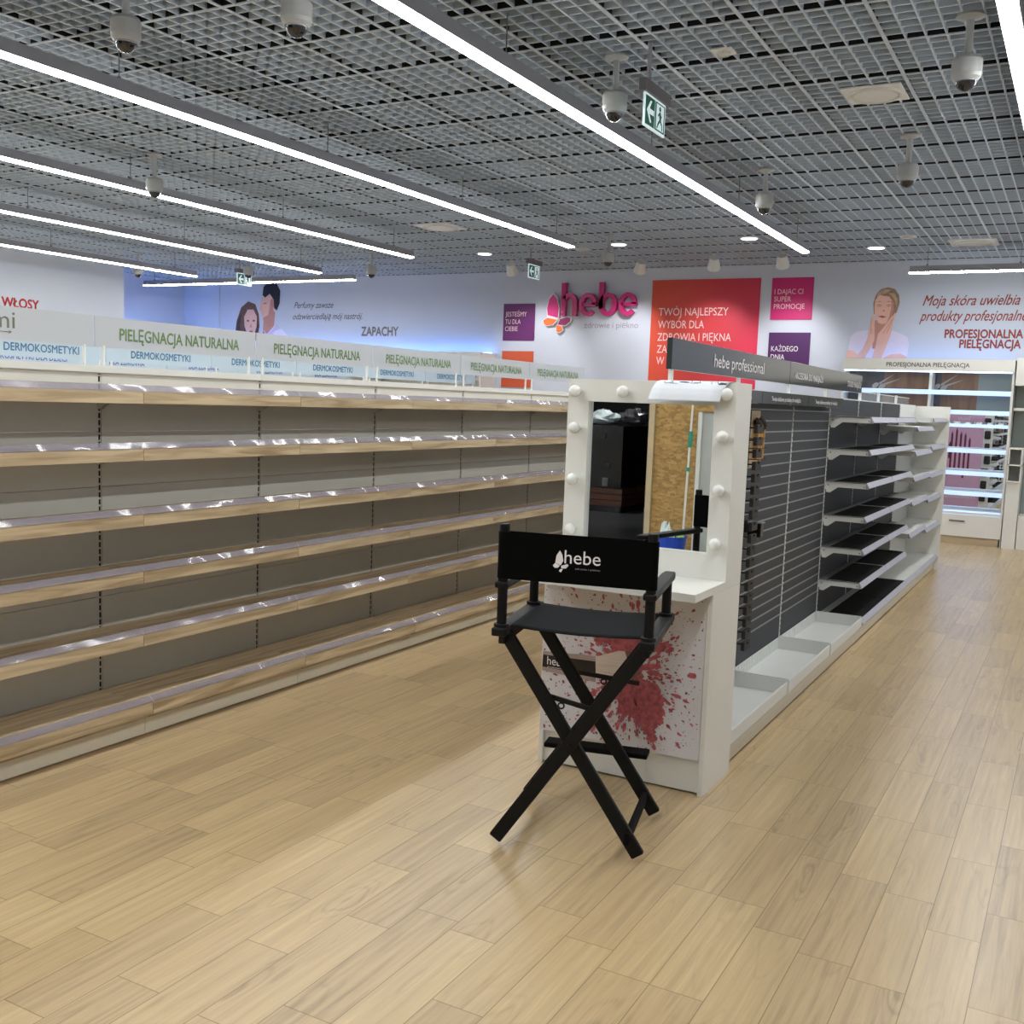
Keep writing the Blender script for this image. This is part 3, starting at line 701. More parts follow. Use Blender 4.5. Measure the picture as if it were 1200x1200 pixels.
v0 = shelf_row_unit('shelving_unit', 'third row shelving bay, cut violet header words under the first blue word', 'KOSMETYKI DLA DZIECI', 'blue_violet_letters', 'sign_blue_sheet', .66, text_y=.17)
v0.location = (-8.1, 5.6, 0); v0['group'] = 'third row shelving bays'
v1 = shelf_row_unit('shelving_unit', 'third row shelving bay, cut violet header words under the second blue word', 'DLA ZDROWIA', 'blue_violet_letters', 'sign_blue_sheet', .42, text_y=.3)
v1.location = (-8.1, 6.6, 0); v1['group'] = 'third row shelving bays'
for i, n in enumerate(('between the second and third blue words', 'under the third blue word', 'under the fourth blue word')):
    again(v1, 'third row shelving bay, cut violet header words ' + n, (-8.1, 7.6+i, 0))

# ------------------------------------------------------------------ make-up table
VX0, VX1, VYF, VYB = -1.904, -1.19, 3.81, 4.16
def vanity():
    t = thing('makeup_table', 'white make-up table with a bulb-framed mirror and red powder print, behind the black chair', 'dressing table', ((VX0+VX1)/2, VYB, 0))
    W = (VX1-VX0)/2; D = VYF-VYB
    for x0, x1 in ((-W, -W+.02), (W-.02, W)): MB().box(x0, D, 0, x1, 0, .795).build('side_panel', 'white_melamine', t, bevel=.0012)
    MB().box(-W+.02, D+.018, .008, W-.02, D+.034, .14).build('plinth', 'white_melamine', t)
    MB().box(-W+.02, -.02, .008, W-.02, -.004, .795).build('back_board', 'white_melamine', t)
    fp = MB().box(-W+.004, D-.004, .143, W-.021, D+.014, .793).build('front_panel', 'print_white', t)
    MB().box(-W, 3.6-VYB, .796, W, 0, .827).build('tabletop', 'white_melamine', t, bevel=.0015)
    my = 3.956-VYB
    fr = MB(); gx0, gx1, gz0, gz1 = -1.81+1.547, -1.275+1.547, .93, 1.512
    fr.box(-W, my, .8275, gx0, 0, 1.60); fr.box(gx1, my, .8275, W, 0, 1.60); fr.box(gx0, my, .8275, gx1, 0, gz0); fr.box(gx0, my, gz1, gx1, 0, 1.60)
    fr.build('mirror_frame', 'white_melamine', t)
    MB().box(gx0, my+.02, gz0, gx1, my+.03, gz1).build('mirror', 'mirror', t)
    e = MB()
    for a in ((gx0-.004, my-.004, gz0, gx0+.003, my+.02, gz1), (gx0-.004, my-.004, gz1-.003, gx1, my+.02, gz1+.004)): e.box(*a)
    e.build('frame_bead', 'white_melamine', t)
    for x, z in ((-1.869, 1.549), (-1.866, 1.399), (-1.866, 1.186), (-1.866, .979), (-1.658, 1.552), (-1.222, 1.554), (-1.232, 1.391), (-1.235, 1.183), (-1.236, .973)):
        bx = x+1.547+(.012 if x < -1.6 else (.006 if x > -1.3 else 0)); bx = max(-W+.028, min(W-.028, bx))
        o = MB().sphere((bx, my-.036, z), .0245, 18).build('light_bulb', 'bulb_glass', t, smooth=True)
        MB().cyl((bx, my, z), (bx, my-.02, z), .014, .012, 16).build('socket', 'white_steel', o)
    # the print on the front panel: powder burst and brush
    pl = Plane((0, D-.004, 0), (1, 0, 0)); rnd = random.Random(3)
    def blob(mb, cx, cz, r_, ang=0, st=1.0, d=.0004, n=9):
        blob.k += 1; d = d+.0000035*(blob.k % 251); pts = []
        for i in range(n):
            u = 2*math.pi*i/n; k = r_*(.6+.8*rnd.random()); x, y = k*st*math.cos(u), k*math.sin(u)
            pts.append((cx+x*math.cos(ang)-y*math.sin(ang), cz+x*math.sin(ang)+y*math.cos(ang)))
        if all(-W+.006 < p[0] < W-.023 and .147 < p[1] < .79 for p in pts): [mb.face([pl.p(cx, cz, d), pl.p(*pts[q], d), pl.p(*pts[(q+1) % n], d)]) for q in range(n)]
    blob.k = 0
    px = lambda X: X+1.547
    main = MB()
    lumps = []
    for (cx, cz, r_) in ((px(-1.62), .575, .03), (px(-1.58), .585, .035), (px(-1.54), .575, .03), (px(-1.50), .55, .05), (px(-1.50), .47, .055), (px(-1.49), .40, .06), (px(-1.455), .36, .075),
                         (px(-1.42), .33, .065), (px(-1.44), .29, .05), (px(-1.50), .31, .05), (px(-1.40), .29, .045), (px(-1.415), .23, .03), (px(-1.405), .2, .022), (px(-1.65), .56, .022), (px(-1.53), .33, .035), (px(-1.39), .36, .03)):
        n = 34; pts = []
        for i in range(n):
            u = 2*math.pi*i/n; k = r_*(.68+.5*rnd.random()); pts.append((cx+k*math.cos(u), cz+k*math.sin(u)))
        lumps.append(1); dd = .0002+.0001*len(lumps)
        for i in range(n): main.face([pl.p(cx, cz, dd), pl.p(*pts[i], dd), pl.p(*pts[(i+1) % n], dd)])
    cx0, cz0 = px(-1.50), .44
    for i in range(1700):
        u = rnd.random()*2*math.pi; rr_ = .07+abs(rnd.gauss(0, .12)); 
        if rnd.random() < .3: u = R(rnd.choice((128, 142, 165, 250, 262, 283, 292, 35, 215, 200)))+rnd.gauss(0, .09)
        x, z = cx0+rr_*math.cos(u), cz0+rr_*math.sin(u)*1.25
        blob(main, x, z, max(.0009, rnd.expovariate(1)*.0025*(.32/(.14+rr_))), u, 2.0, .002, 7)
    main.build('powder_splash', 'powder_red', fp)['kind'] = 'stuff'
    sp = MB()
    for i in range(620):
        blob(sp, rnd.uniform(-W, W), rnd.uniform(.15, .79), .0008+rnd.expovariate(1)*.0011, rnd.random()*6, 1.5, .0006, 6)
    sp.build('powder_specks', 'powder_brown', fp)['kind'] = 'stuff'
    br = MB()                                   # brush: handle lies from the left edge
    flat(br, pl, [(px(-1.898), .40), (px(-1.895), .475), (px(-1.66), .487), (px(-1.655), .412)], .003, .0034)
    bo = br.build('brush_print', 'brush_black', fp)
    b2 = MB()
    flat(b2, pl, [(px(-1.898), .395), (px(-1.898), .411), (px(-1.655), .404), (px(-1.655), .384)], .0034, .0038)
    flat(b2, pl, [(px(-1.896), .462), (px(-1.896), .477), (px(-1.66), .49), (px(-1.66), .468)], .0034, .0038); b2.build('brush_shine', 'brush_metal', bo)
    b3 = MB(); flat(b3, pl, [(px(-1.655), .412), (px(-1.66), .487), (px(-1.56), .527), (px(-1.515), .53), (px(-1.475), .50), (px(-1.47), .44), (px(-1.51), .41), (px(-1.58), .40)], .0032, .0036); b3.build('brush_hair', 'bristle', bo)
    b4 = MB(); flat(b4, pl, [(px(-1.535), .53), (px(-1.515), .531), (px(-1.475), .502), (px(-1.466), .445), (px(-1.5), .415), (px(-1.512), .47)], .0036, .004); b4.build('brush_tip', 'bristle_tip', bo)
    lettering('hebe', pl, px(-1.875), .424, .085, 'white_letters', bo, d=.0035, height=.035)
    lettering('professional', pl, px(-1.872), .412, .075, 'white_letters', bo, d=.0045, height=.006)
    return t
vanity()
pp = thing('paper_sheet', 'white paper sheet with faint ink lines hanging over the mirror frame top', 'paper', (-1.35, 3.96, 1.601))
g = MB(); key = [(.08, .0008), (.0, .0014), (-.02, -.002), (-.04, -.014), (-.054, -.03), (-.064, -.052), (-.071, -.078)]
prof = []
for i in range(len(key)-1):
    for k in range(4): prof.append(tuple(key[i][c]+(key[i+1][c]-key[i][c])*k/4 for c in (0, 1)))
prof.append(key[-1])
nx = 6
for i, (y0, z0) in enumerate(prof):
    sk = -.012*5*i/(len(prof)-1)*.5
    for k in range(nx+1): g.v.append((-.145+.29*k/nx+sk, y0, z0))
for i in range(len(prof)-1):
    for k in range(nx): g.f.append((i*(nx+1)+k, i*(nx+1)+k+1, (i+1)*(nx+1)+k+1, (i+1)*(nx+1)+k)); g.m.append(0)
o = g.build('sheet', 'paper', pp, smooth=True); so = o.modifiers.new('thickness', 'SOLIDIFY'); so.thickness = .0006
ik = MB(); rnd = random.Random(5)
for k in range(26):
    x = rnd.uniform(-.12, .11); s_ = rnd.choice((0, 0, 1)); z = rnd.uniform(0, 1)
    yy, zz = -.02-.016*z, -.002-.0095*z; wd = rnd.uniform(.006, .035)
    ik.box(x-.004, yy-.0035, zz, x-.004+(wd if not s_ else .0015), yy-.0015, zz+(.0012 if not s_ else .006))
ik.build('ink_lines', 'ink', pp)

# ------------------------------------------------------------------ folding tall chair
def tall_chair():
    t = thing('director_chair', 'tall black folding canvas chair with white butterfly word mark on its back, before the mirror', 'chair', (-1.463, 3.268, 0), R(13))
    m = 'black_paint'; VBK, VFR = -.205, .205
    LW_, LT = .047, .023
    def leg(v, x0, z0, x1, z1, nm='leg'):
        mb = MB(); d = Vector((x1-x0, 0, z1-z0)).normalized()
        mb.bar((x0, v, z0), (x1, v, z1), LT, LW_, up=Vector((-d.z, 0, d.x))); o = mb.build(nm, m, t, bevel=.006); return o
    for v, s in ((VBK, -1), (VFR, 1)):
        leg(v+s*.013, -.243, .022, .243, .735)                 # rises to the right
        leg(v-s*.013, .243, .022, -.243, .735)                 # rises to the left
        for x, z in ((0, .378), ):
            MB().cyl((x, v-.03, z), (x, v+.03, z), .006, n=10).build('pivot_bolt', 'black_metal', t)
    for x, dv in ((-.205, .013), (.205, -.013)):               # low stretchers between the frames
        MB().bar((x, VBK+dv, .082), (x, VFR-dv, .082), .018, .04).build('stretcher', 'rubber_black', t, bevel=.003)
    for x in (-.245, .245):                                    # seat rails, uprights, arms
        MB().bar((x, -.26, .74), (x, .262, .74), .05, .028).build('seat_rail', m, t, bevel=.005)
        MB().bar((x*.98, -.235, .712), (x*.98, .235, .712), .022, .03).build('rail_block', m, t, bevel=.003)
        MB().cyl((x, -.225, .75), (x, -.225, 1.098), .0165, n=18).build('back_post', m, t, bevel=.003)
        MB().cyl((x, .2, .75), (x, .2, .885), .0165, n=18).build('front_post', m, t)
        a = MB(); a.prism([(x-.022, -.25, .885), (x+.022, -.25, .885), (x+.026, .2, .885), (x+.02, .262, .885), (x-.02, .262, .885), (x-.026, .2, .885)], (0, 0, .022))
        a.build('armrest', m, t, bevel=.006)
        for yy in (-.225, .2): MB().cyl((x, yy, .752), (x, yy, .765), .026, n=18).build('post_collar', 'black_metal', t, bevel=.002)
    # canvas seat: sags a little between the rails
    NX, NY = 24, 12; s_ = MB(); x0, x1, y0, y1 = -.222, .222, -.2, .235
    P = lambda i, j, dz=0: (x0+(x1-x0)*i/NX, y0+(y1-y0)*j/NY, .754-.009*math.sin(math.pi*i/NX)+dz)
    s_.v = [P(i, j) for i in range(NX+1) for j in range(NY+1)]
    for i in range(NX):
        for j in range(NY): k = i*(NY+1)+j; s_.f.append((k, k+NY+1, k+NY+2, k+1)); s_.m.append(0)
    o = s_.build('seat', 'seat_canvas', t, smooth=True); md = o.modifiers.new('thickness', 'SOLIDIFY'); md.thickness = .004
    # back canvas wraps both posts
    b = MB(); zb, zt = .918, 1.072; pts = []
    for i in range(13):
        u = R(90+180*i/12); pts.append((-.245+.0195*math.cos(u), -.225+.0195*math.sin(u)))
    for i in range(13):
        u = R(-90+180*i/12); pts.append((.245+.0195*math.cos(u), -.225+.0195*math.sin(u)))
    n = len(pts)
    for i in range(n):
        a, c = pts[i], pts[(i+1) % n]; b.face([(a[0], a[1], zb), (c[0], c[1], zb), (c[0], c[1], zt), (a[0], a[1], zt)])
    bo = b.build('back_canvas', 'black_canvas', t)
    pl = Plane((0, -.225-.0196, 0), (1, 0, 0))
    lettering('hebe', pl, -.036, .985, .118, 'white_letters', bo, height=.044, d=.0002)
    lettering('zdrowie i piękno', pl, .0, .967, .082, 'grey_letters', bo, height=.006, d=.0002)
    wg = MB()
    for q in ([(-.048, .977), (-.066, .985), (-.063, 1.008), (-.052, 1.026), (-.044, 1.012), (-.04, .992)],
              [(-.05, .976), (-.066, .984), (-.074, .975), (-.068, .968), (-.058, .968)],
              [(-.046, .976), (-.026, .983), (-.022, .978), (-.03, .968), (-.046, .967)],
              [(-.05, .964), (-.04, .966), (-.046, .954), (-.053, .958)]): flat(wg, pl, q, .0003, .0008)
    wg.build('butterfly_mark', 'white_letters', bo)
    # folding stays with a ring each
    for v, xa, za, xb, zb_ in ((VBK+.03, -.118, .528, .075, .49), (VFR-.02, -.06, .518, .165, .5)):
        MB().bar((xa, v, za), (xb, v, zb_), .008, .016).build('folding_stay', 'black_metal', t)
        cx, cz = xa*.45+xb*.55-.03, za*.5+zb_*.5-.016
        rg = MB()
        for i in range(14):
            a0, a1 = 2*math.pi*i/14, 2*math.pi*(i+1)/14
            rg.cyl((cx+.01*math.cos(a0), v, cz+.01*math.sin(a0)), (cx+.01*math.cos(a1), v, cz+.01*math.sin(a1)), .003, n=6)
        rg.build('stay_ring', 'black_metal', t)
    ft = MB(); ft.box(-.19, VFR+.02, .205, .2, VFR+.098, .224); ft.build('footrest', 'rubber_black', t, bevel=.004)
    for x in (-.12, .12): MB().bar((x*.95, VFR+.026, .214), (x*1.0, VFR, .205), .02, .02).build('footrest_bracket', 'black_metal', t)
    return t
tall_chair()

# ------------------------------------------------------------------ island of slat walls and shelves (faces +X)
IX, IY0, IB = -1.5, 4.165, .9735
def island_common(t, back_m, both=True):
    MB().box(-.1, .0155, .1, 0, IB-.0005, 1.592).build('back_panel', back_m, t)
    u = MB(); u.box(-.1, .0005, 0, .004, .015, 1.592)
    for k in range(46): u.box(.004, .005, .2+k*.03, .0046, .0105, .212+k*.03, 1)
    u.build('upright', ['white_steel', 'slot_black'], t)
    MB().box(-.1, 0, 1.592, .0, IB, 1.6).build('top_rail', 'white_steel', t)
    MB().box(.26, .001, .008, .276, IB-.001, .088).box(.24, .0, .088, .3, IB, .098).build('kick_plate', 'cream_kick', t)
    MB().box(-.4, .001, .008, -.384, IB-.001, .088).box(-.4, 0, .088, -.12, IB, .1).build('rear_base', 'cream_kick', t)
def slat_unit(label):
    t = thing('slat_wall_unit', label, 'shelving unit', (IX, IY0, 0), 0, 'dark slat wall bays')
    island_common(t, 'anthracite')
    g = MB()
    for k in range(21): g.box(0, .016, .305+k*.0597, .0035, IB-.001, .3125+k*.0597)
    g.build('slat_groove', 'alu_groove', t)
    b = MB(); y0, y1 = .012, IB-.012                          # clear white tray
    b.box(.004, y0, .100, .3, y1, .104); b.box(.004, y0, .104, .008, y1, .172); b.box(.296, y0, .104, .3, y1, .168)
    b.box(.008, y0, .104, .3, y0+.008, .174); b.box(.008, y1-.008, .104, .3, y1, .174)
    for k in range(18): b.box(.008, y0+.03+k*.05, .112, .011, y0+.036+k*.05, .166)
    b.build('tray', 'white_steel', t)
    MB().box(.3, y0, .106, .303, y1, .165).build('tray_strip', 'white_steel', t)
    h = MB(); h.prism([(.0, 0.004, 1.592), (.085, .004, 1.592), (.085, .004, 1.533), (.07, .004, 1.528), (0, .004, 1.56)], (0, IB-.008, 0)); ho = h.build('header_board', 'anthracite_gloss', t)
    lettering('Twoje ulubione produkty do makijażu', Plane((.0852, 0, 0), (0, 1, 0)), .175, 1.548, .607, 'white_letters', ho, height=.022)
    return t
s0 = slat_unit('dark slat wall bay mostly hidden behind the make-up table')
again(s0, 'dark slat wall bay holding the brush package, next to the make-up table', (IX, IY0+IB, 0))
again(s0, 'empty dark slat wall bay beside the first black shelves', (IX, IY0+2*IB, 0))
def shelf_unit(label, zs, depth, back_m, mat_m, base_white=False):
    t = thing('shelving_unit', label, 'shelving unit', (IX, IY0, 0), 0, 'island shelf bays')
    island_common(t, back_m)
    for zt in zs:
        s_ = MB(); s_.box(.005, .019, zt-.03, depth-.006, IB-.004, zt-.006); sh = s_.build('shelf', 'white_steel', t)
        MB().box(.05, .008, zt-.006, depth-.008, IB-.008, zt-.0035).build('shelf_mat', mat_m, sh)
        MB().box(.005, .005, zt-.006, .05, IB-.005, zt-.002).build('rear_lip', 'alu_groove' if back_m == 'anthracite' else 'cream_steel', sh)
        p = MB(); p.prism([(depth-.006, .004, zt-.002), (depth-.002, .004, zt), (depth+.018, .004, zt-.034), (depth+.012, .004, zt-.038)], (0, IB-.008, 0)); p.build('price_rail', 'rail_light', sh)
        MB().prism([(depth-.004, .003, zt-.003), (depth+.011, .003, zt-.038), (depth-.006, .003, zt-.038)], (0, IB-.006, 0)).build('front_profile', 'rail_grey', sh)
        for yy in (.0155, IB-.0045):
            br = MB(); br.prism([(.004, yy, zt-.002), (depth+.004, yy, zt-.002), (depth+.01, yy, zt-.042), (.085, yy, zt-.04), (.035, yy, zt-.078), (.012, yy, zt-.076), (.004, yy, zt-.05)], (0, .003, 0)); bo = br.build('bracket', 'white_steel', sh)
            if yy < .1:
                for xx in (depth-.018, .022): MB().cyl((xx, yy-.001, zt-.028), (xx, yy+.001, zt-.028), .004, n=8).build('screw', 'black_metal', sh)
    MB().box(.004, .002, .098, .292, IB-.002, .146).build('base_deck', 'white_steel', t)
    MB().box(.06, .006, .146, .285, IB-.006, .149).build('base_mat', mat_m, t)
    MB().prism([(.286, .002, .15), (.29, .002, .153), (.312, .002, .118), (.306, .002, .114)], (0, IB-.004, 0)).build('base_price_rail', 'rail_light', t)
    MB().prism([(.288, .002, .149), (.305, .002, .114), (.288, .002, .1)], (0, IB-.004, 0)).build('base_profile', 'rail_grey', t)
    return t
b0 = shelf_unit('black matted shelving bay next to the slat wall', (1.479, 1.266, 1.05, .826, .612, .391), .27, 'anthracite', 'rubber_black')
b0.location = (IX, IY0+3*IB, 0)
again(b0, 'black matted shelving bay, second along from the slat wall', (IX, IY0+4*IB, 0))
c0 = shelf_unit('dark backed shelving bay with lower set shelves, between the black and white bays', (1.41, 1.21, 1.0, .80, .535), .29, 'anthracite', 'white_steel')
c0.location = (IX, IY0+5*IB, 0)
d0 = shelf_unit('white shelving bay at the far end of the island', (1.484, 1.235, .985, .765, .49), .29, 'white_steel', 'white_steel')
d0.location = (IX, IY0+6*IB, 0)
MB().box(-.41, IB+.001, 0, .32, IB+.025, 1.594).build('end_panel', 'white_melamine', d0, bevel=.001)
for i, (y0, y1, lab, txts) in enumerate(((4.17, 6.14, 'glossy charcoal header board with brand words, above the make-up table', (('hebe professional', .561, .85, .06, .9),)),
                                  (6.146, 8.35, 'glossy charcoal header board with two small captions, farther along the island', (('AKCESORIA DO MAKIJAŻU', .11, .75, .04, 1), ('STUDIO MAKIJAŻU', 1.66, .5, .04, 1))))):
    t = thing('header_board', lab, 'sign', (-1.55, y0, 0), 0, 'charcoal header boards')
    o = MB().box(-.012, 0, 1.655, .012, y1-y0, 1.785).build('board', 'anthracite_gloss', t, bevel=.001)
    for yy in (.03, 1.0): MB().box(-.008, yy-.01, 1.6, .008, yy+.01, 1.655).build('support', 'white_steel', t)
    for tx, yy, wd, h, _ in txts: lettering(tx, Plane((.0122, 0, 0), (0, 1, 0)), yy, 1.69, wd, 'white_letters', o, height=h, bold=.006)
def clip_frame(label, y):
    t = thing('acrylic_divider', label, 'shelf divider', (-1.55, y, 1.6), 0, 'white wire dividers on the island top')
    MB().box(-.01, -.012, 0, .01, .012, .075).build('post', 'white_steel', t)
    MB().box(-.004, .012, .062, .004, .78, .068).build('rail', 'white_steel', t)
    MB().box(-.002, .012, .002, .002, .78, .062).build('pane', 'clear_plastic', t)
    return t
k0 = clip_frame('white framed clear divider on the island top, nearest the charcoal header', 8.36)
again(k0, 'white framed clear divider on the island top, middle one', (-1.55, 9.17, 1.6))
again(k0, 'white framed clear divider on the island top, farthest', (-1.55, 10.08, 1.6))
# brush package and hooks on the slat wall
def brush_package():
    t = thing('brush_package', 'card with wooden make-up brushes in a wire holder on the slat wall', 'brush set', (-1.49, 5.3, 1.35))
    MB().box(0, -.075, -.14, .003, .085, .145).build('backing_card', 'kraft_card', t)
    rnd = random.Random(2)
    for i, (y, z0, z1) in enumerate(((-.05, -.1, .05), (-.03, -.105, .06), (-.005, -.11, .07), (.02, -.105, .06), (.045, -.1, .05), (.065, -.1, .0), (.0, -.11, .03))):
        x = .018 if i % 2 else .034
        o = MB().cyl((x, y, z0), (x, y+.004, z1), .007, .009, 10).build('brush_handle', 'brush_wood', t, smooth=False)
        MB().lathe((x, y+.004, z1), [(.009, 0), (.016, .02), (.015, .035), (.004, .05), (.001, .05)], 12).build('brush_head', 'brush_dark', o)
    g = MB()
    for z in (-.1, -.045, .005): g.bar((.05, -.08, z), (.05, .1, z), .004, .004); g.bar((0, -.08, z), (.05, -.08, z), .004, .004); g.bar((0, .1, z), (.05, .1, z), .004, .004)
    for y in (-.08, -.04, .0, .05, .1): g.bar((.05, y, -.1), (.05, y, .005), .004, .004)
    g.build('wire_holder', 'grid_black', t)
    return t
brush_package()
def hook(label, y, z):
    t = thing('display_hook', label, 'display hook', (IX, y, z), 0, 'black display hooks in a column behind the make-up table')
    MB().box(.0035, -.035, -.025, .05, .02, .025).build('clip_plate', 'hook_plastic', t, bevel=.004)
    MB().cyl((.01, 0, 0), (.10, 0, .003), .004, n=8).cyl((.10, 0, .003), (.112, 0, .018), .004, n=8).build('prong', 'grid_black', t)
    MB().box(.085, -.04, -.024, .105, .06, .018).build('tag_holder', 'hook_plastic', t, bevel=.003)
    return t
hk = None
for k in range(19):
    z = .335+k*.0597
    lab = 'one of the black display hooks stacked in a column beside the table side'
    for yy in (5.06,):
        if hk is None: hk = hook(lab, yy, z)
        else: again(hk, lab, (IX, yy, z))
pk = thing('display_hook', 'longer black display hook with a dark holder, half way down the slat wall', 'display hook', (IX, 5.27, .905))
MB().box(.0035, -.03, -.03, .02, .03, .03).build('clip_plate', 'anthracite', pk); MB().box(.02, -.028, -.05, .09, .028, .02).build('holder', 'counter_black', pk, bevel=.004)
MB().box(.02, -.03, .02, .095, .03, .026).build('holder_lid', 'alu_groove', pk)
# picture on the far end of the island, facing the lit cabinet
pe = thing('end_poster', 'mauve poster of cosmetic pencils on the island end, seen only in the cabinet mirror', 'poster', (-1.55, IY0+7*IB+.025, 0))
MB().box(-.25, 0, .2, .245, .006, 1.56).build('board', 'mauve_print', pe)
pl = Plane((0, .006, 0), (-1, 0, 0))
pn = MB()
for x, z0, z1 in ((.17, .72, 1.3), (.11, .7, 1.35), (.05, .66, 1.3), (-.01, .62, 1.28), (-.07, .74, 1.22), (.19, .9, 1.15)): flat(pn, pl, [(x-.014, z0), (x+.014, z0), (x+.014, z1-.05), (x, z1), (x-.014, z1-.05)], 0, .002)
pn.build('pencils', 'pencil_print', pe)
lettering('Professional', pl, -.2, .33, .42, 'white_letters', pe, height=.07)
lettering('beauty', pl, -.05, 1.46, .16, 'white_letters', pe, height=.05)
bx = thing('accessory_strip', 'dark hanging strip of accessories on the island end, seen only in the cabinet mirror', 'accessories', (-1.24, IY0+7*IB+.027, 0))
rnd = random.Random(4)
for k in range(7): MB().box(-.05+rnd.uniform(-.02, .02), 0, .3+k*.18, .04+rnd.uniform(-.02, .02), .03, .42+k*.18).build('pouch', 'goods_dark', bx, bevel=.02)

# ------------------------------------------------------------------ lit cabinet on the end wall
def lit_cabinet():
    x0, x1, yf = -2.72, -.785, 13.4
    t = thing('wall_cabinet', 'lit white wall cabinet with glowing shelves, mirror back and captioned header', 'cabinet', ((x0+x1)/2, 13.83, 0))
    W = (x1-x0)/2; D = yf-13.83
    for xa, xb in ((-W, -W+.025), (W-.025, W)): MB().box(xa, D+.03, 0, xb, 0, 2.17).build('side_panel', 'white_melamine', t)
    h = MB().box(-W, D, 2.035, W, 0, 2.175).build('header_board', 'white_melamine', t, bevel=.002)
    lettering('PROFESJONALNA PIELĘGNACJA', Plane((0, D, 0), (1, 0, 0)), -2.2-(x0+x1)/2, 2.082, .93, 'slate_letters', h, height=.05, bold=.02)
    MB().box(-W+.03, D+.02, 2.022, W-.03, D+.06, 2.035).build('header_strip', 'header_light', t)
    MB().box(-W+.025, -.07, .4, W-.025, -.05, 1.585).build('mirror_back', 'mirror', t)
    MB().box(-W+.025, -.05, .1, W-.025, 0, 2.03).build('back_board', 'white_melamine', t)
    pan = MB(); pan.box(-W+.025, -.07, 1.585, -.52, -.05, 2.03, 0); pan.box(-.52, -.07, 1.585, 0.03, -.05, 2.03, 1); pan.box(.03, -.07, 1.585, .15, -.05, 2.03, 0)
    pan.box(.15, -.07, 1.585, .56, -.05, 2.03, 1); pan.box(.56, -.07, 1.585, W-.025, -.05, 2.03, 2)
    po = pan.build('painted_reflection', ['dark_reflection', 'brown_reflection', 'sage_reflection'], t)  # mirror reflection painted on the upper back as flat colours
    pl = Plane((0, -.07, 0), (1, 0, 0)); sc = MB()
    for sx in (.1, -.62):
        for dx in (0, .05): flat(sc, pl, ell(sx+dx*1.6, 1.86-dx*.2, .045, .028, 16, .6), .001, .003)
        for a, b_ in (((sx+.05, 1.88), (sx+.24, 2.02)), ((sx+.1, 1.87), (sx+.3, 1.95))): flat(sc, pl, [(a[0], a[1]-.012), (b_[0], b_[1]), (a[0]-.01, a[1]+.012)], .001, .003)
    sc.build('scissors_reflection', 'steel_reflection', po)  # reflected scissors image, painted as a cut-out
    MB().box(.045, D+.05, 1.6, .075, -.07, 2.022).build('divider', 'white_steel', t)
    for z, th in ((1.815, .055), (1.585, .05), (1.425, .04), (1.135, .05), (.87, .05), (.63, .05), (.40, .05)):
        s_ = MB().box(-W+.026, D+.045, z-.02, W-.026, -.072, z-.002).build('shelf', 'white_melamine', t)
        MB().box(-W+.026, D+.03, z-th, W-.026, D+.045, z).build('lit_edge', 'shelf_light', s_)
        MB().box(-W+.03, D+.05, z-.028, W-.03, D+.075, z-.021).build('light_strip', 'header_light', s_)
        if abs(z-1.425) < .01:
            r_ = MB()
            for k in range(16): r_.box(-W+.05+k*.117, D+.035, z, -W+.1+k*.117, D+.2, z+.022)
            r_.build('divider_teeth', 'white_melamine', s_)
    MB().box(-W, D+.01, .36, W, -.05, .385).build('deck', 'white_melamine', t)
    for xa, xb in ((-W+.002, -.005), (.0, W-.002)):
        dr = MB().box(xa, D, .095, xb, D+.02, .352).build('drawer', 'white_melamine', t, bevel=.0015)
        cx = xa+.2 if xa < -.1 else xa-.09+.02
        cx = (-1.27-(x0+x1)/2) if xa > -.1 else (xa+xb)/2
        MB().box(cx-.085, D-.024, .27, cx+.085, D-.012, .288).box(cx-.08, D-.012, .275, cx-.07, D, .284).box(cx+.07, D-.012, .275, cx+.08, D, .284).build('handle', 'handle_metal', dr)
    MB().box(-W+.01, D+.03, 0, W-.01, D+.05, .093).build('plinth', 'skirting_wood', t)
    MB().box(-W+.05, -.12, 2.178, W-.05, -.08, 2.19).build('top_strip', 'cool_strip_soft', t)
    return t
lit_cabinet()
def corner_unit():
    t = thing('wall_cabinet', 'white pillar unit with two open cubbies right of the lit cabinet', 'cabinet', (-.7, 13.83, 0))
    MB().box(-.073, -.47, 0, .07, -.02, .775).build('pillar', 'white_melamine', t, bevel=.001)
    b = MB(); y0, y1 = -.5, -.12
    for a in ((-.075, y0, .776, .075, y1, .79), (-.075, y0, .965, .075, y1, .98), (-.075, y0, 1.155, .075, y1, 1.172), (-.075, y0, .79, -.06, y1, 1.155), (.06, y0, .79, .075, y1, 1.155), (-.06, y1-.012, .79, .06, y1, 1.155)): b.box(*a)
    b.build('cubby_box', 'white_melamine', t)
    MB().box(-.073, -.05, .775, .075, -.02, 1.88).build('back_board', 'sage_reflection', t)  # mirror back, its reflected grey-green painted as one colour
    MB().box(-.073, -.32, 1.6, .05, -.05, 1.63).build('shelf', 'white_melamine', t)
    return t
corner_unit()
def right_unit():
    t = thing('wall_cabinet', 'white cabinet with pale mirror panel cut by the right edge of the photo', 'cabinet', (0, 13.83, 0))
    MB().box(-.622, -.45, 0, .9, -.02, .39).build('base_box', 'white_melamine', t, bevel=.001)
    MB().box(-.622, -.06, .39, .9, -.02, 1.88).build('back_board', 'sage_reflection', t)  # pale reflected tone painted on in place of a real mirror
    MB().box(-.77, -.44, 1.885, .9, -.02, 2.2).build('header_board', 'white_melamine', t, bevel=.002)
    MB().bar((-.56, -.4, .78), (-.4, -.38, .395), .03, .05).build('wood_stay', 'skirting_wood', t)
    MB().box(-.59, -.2, 1.17, -.555, -.1, 1.5).build('dark_holder', 'counter_black', t, bevel=.01)
    return t
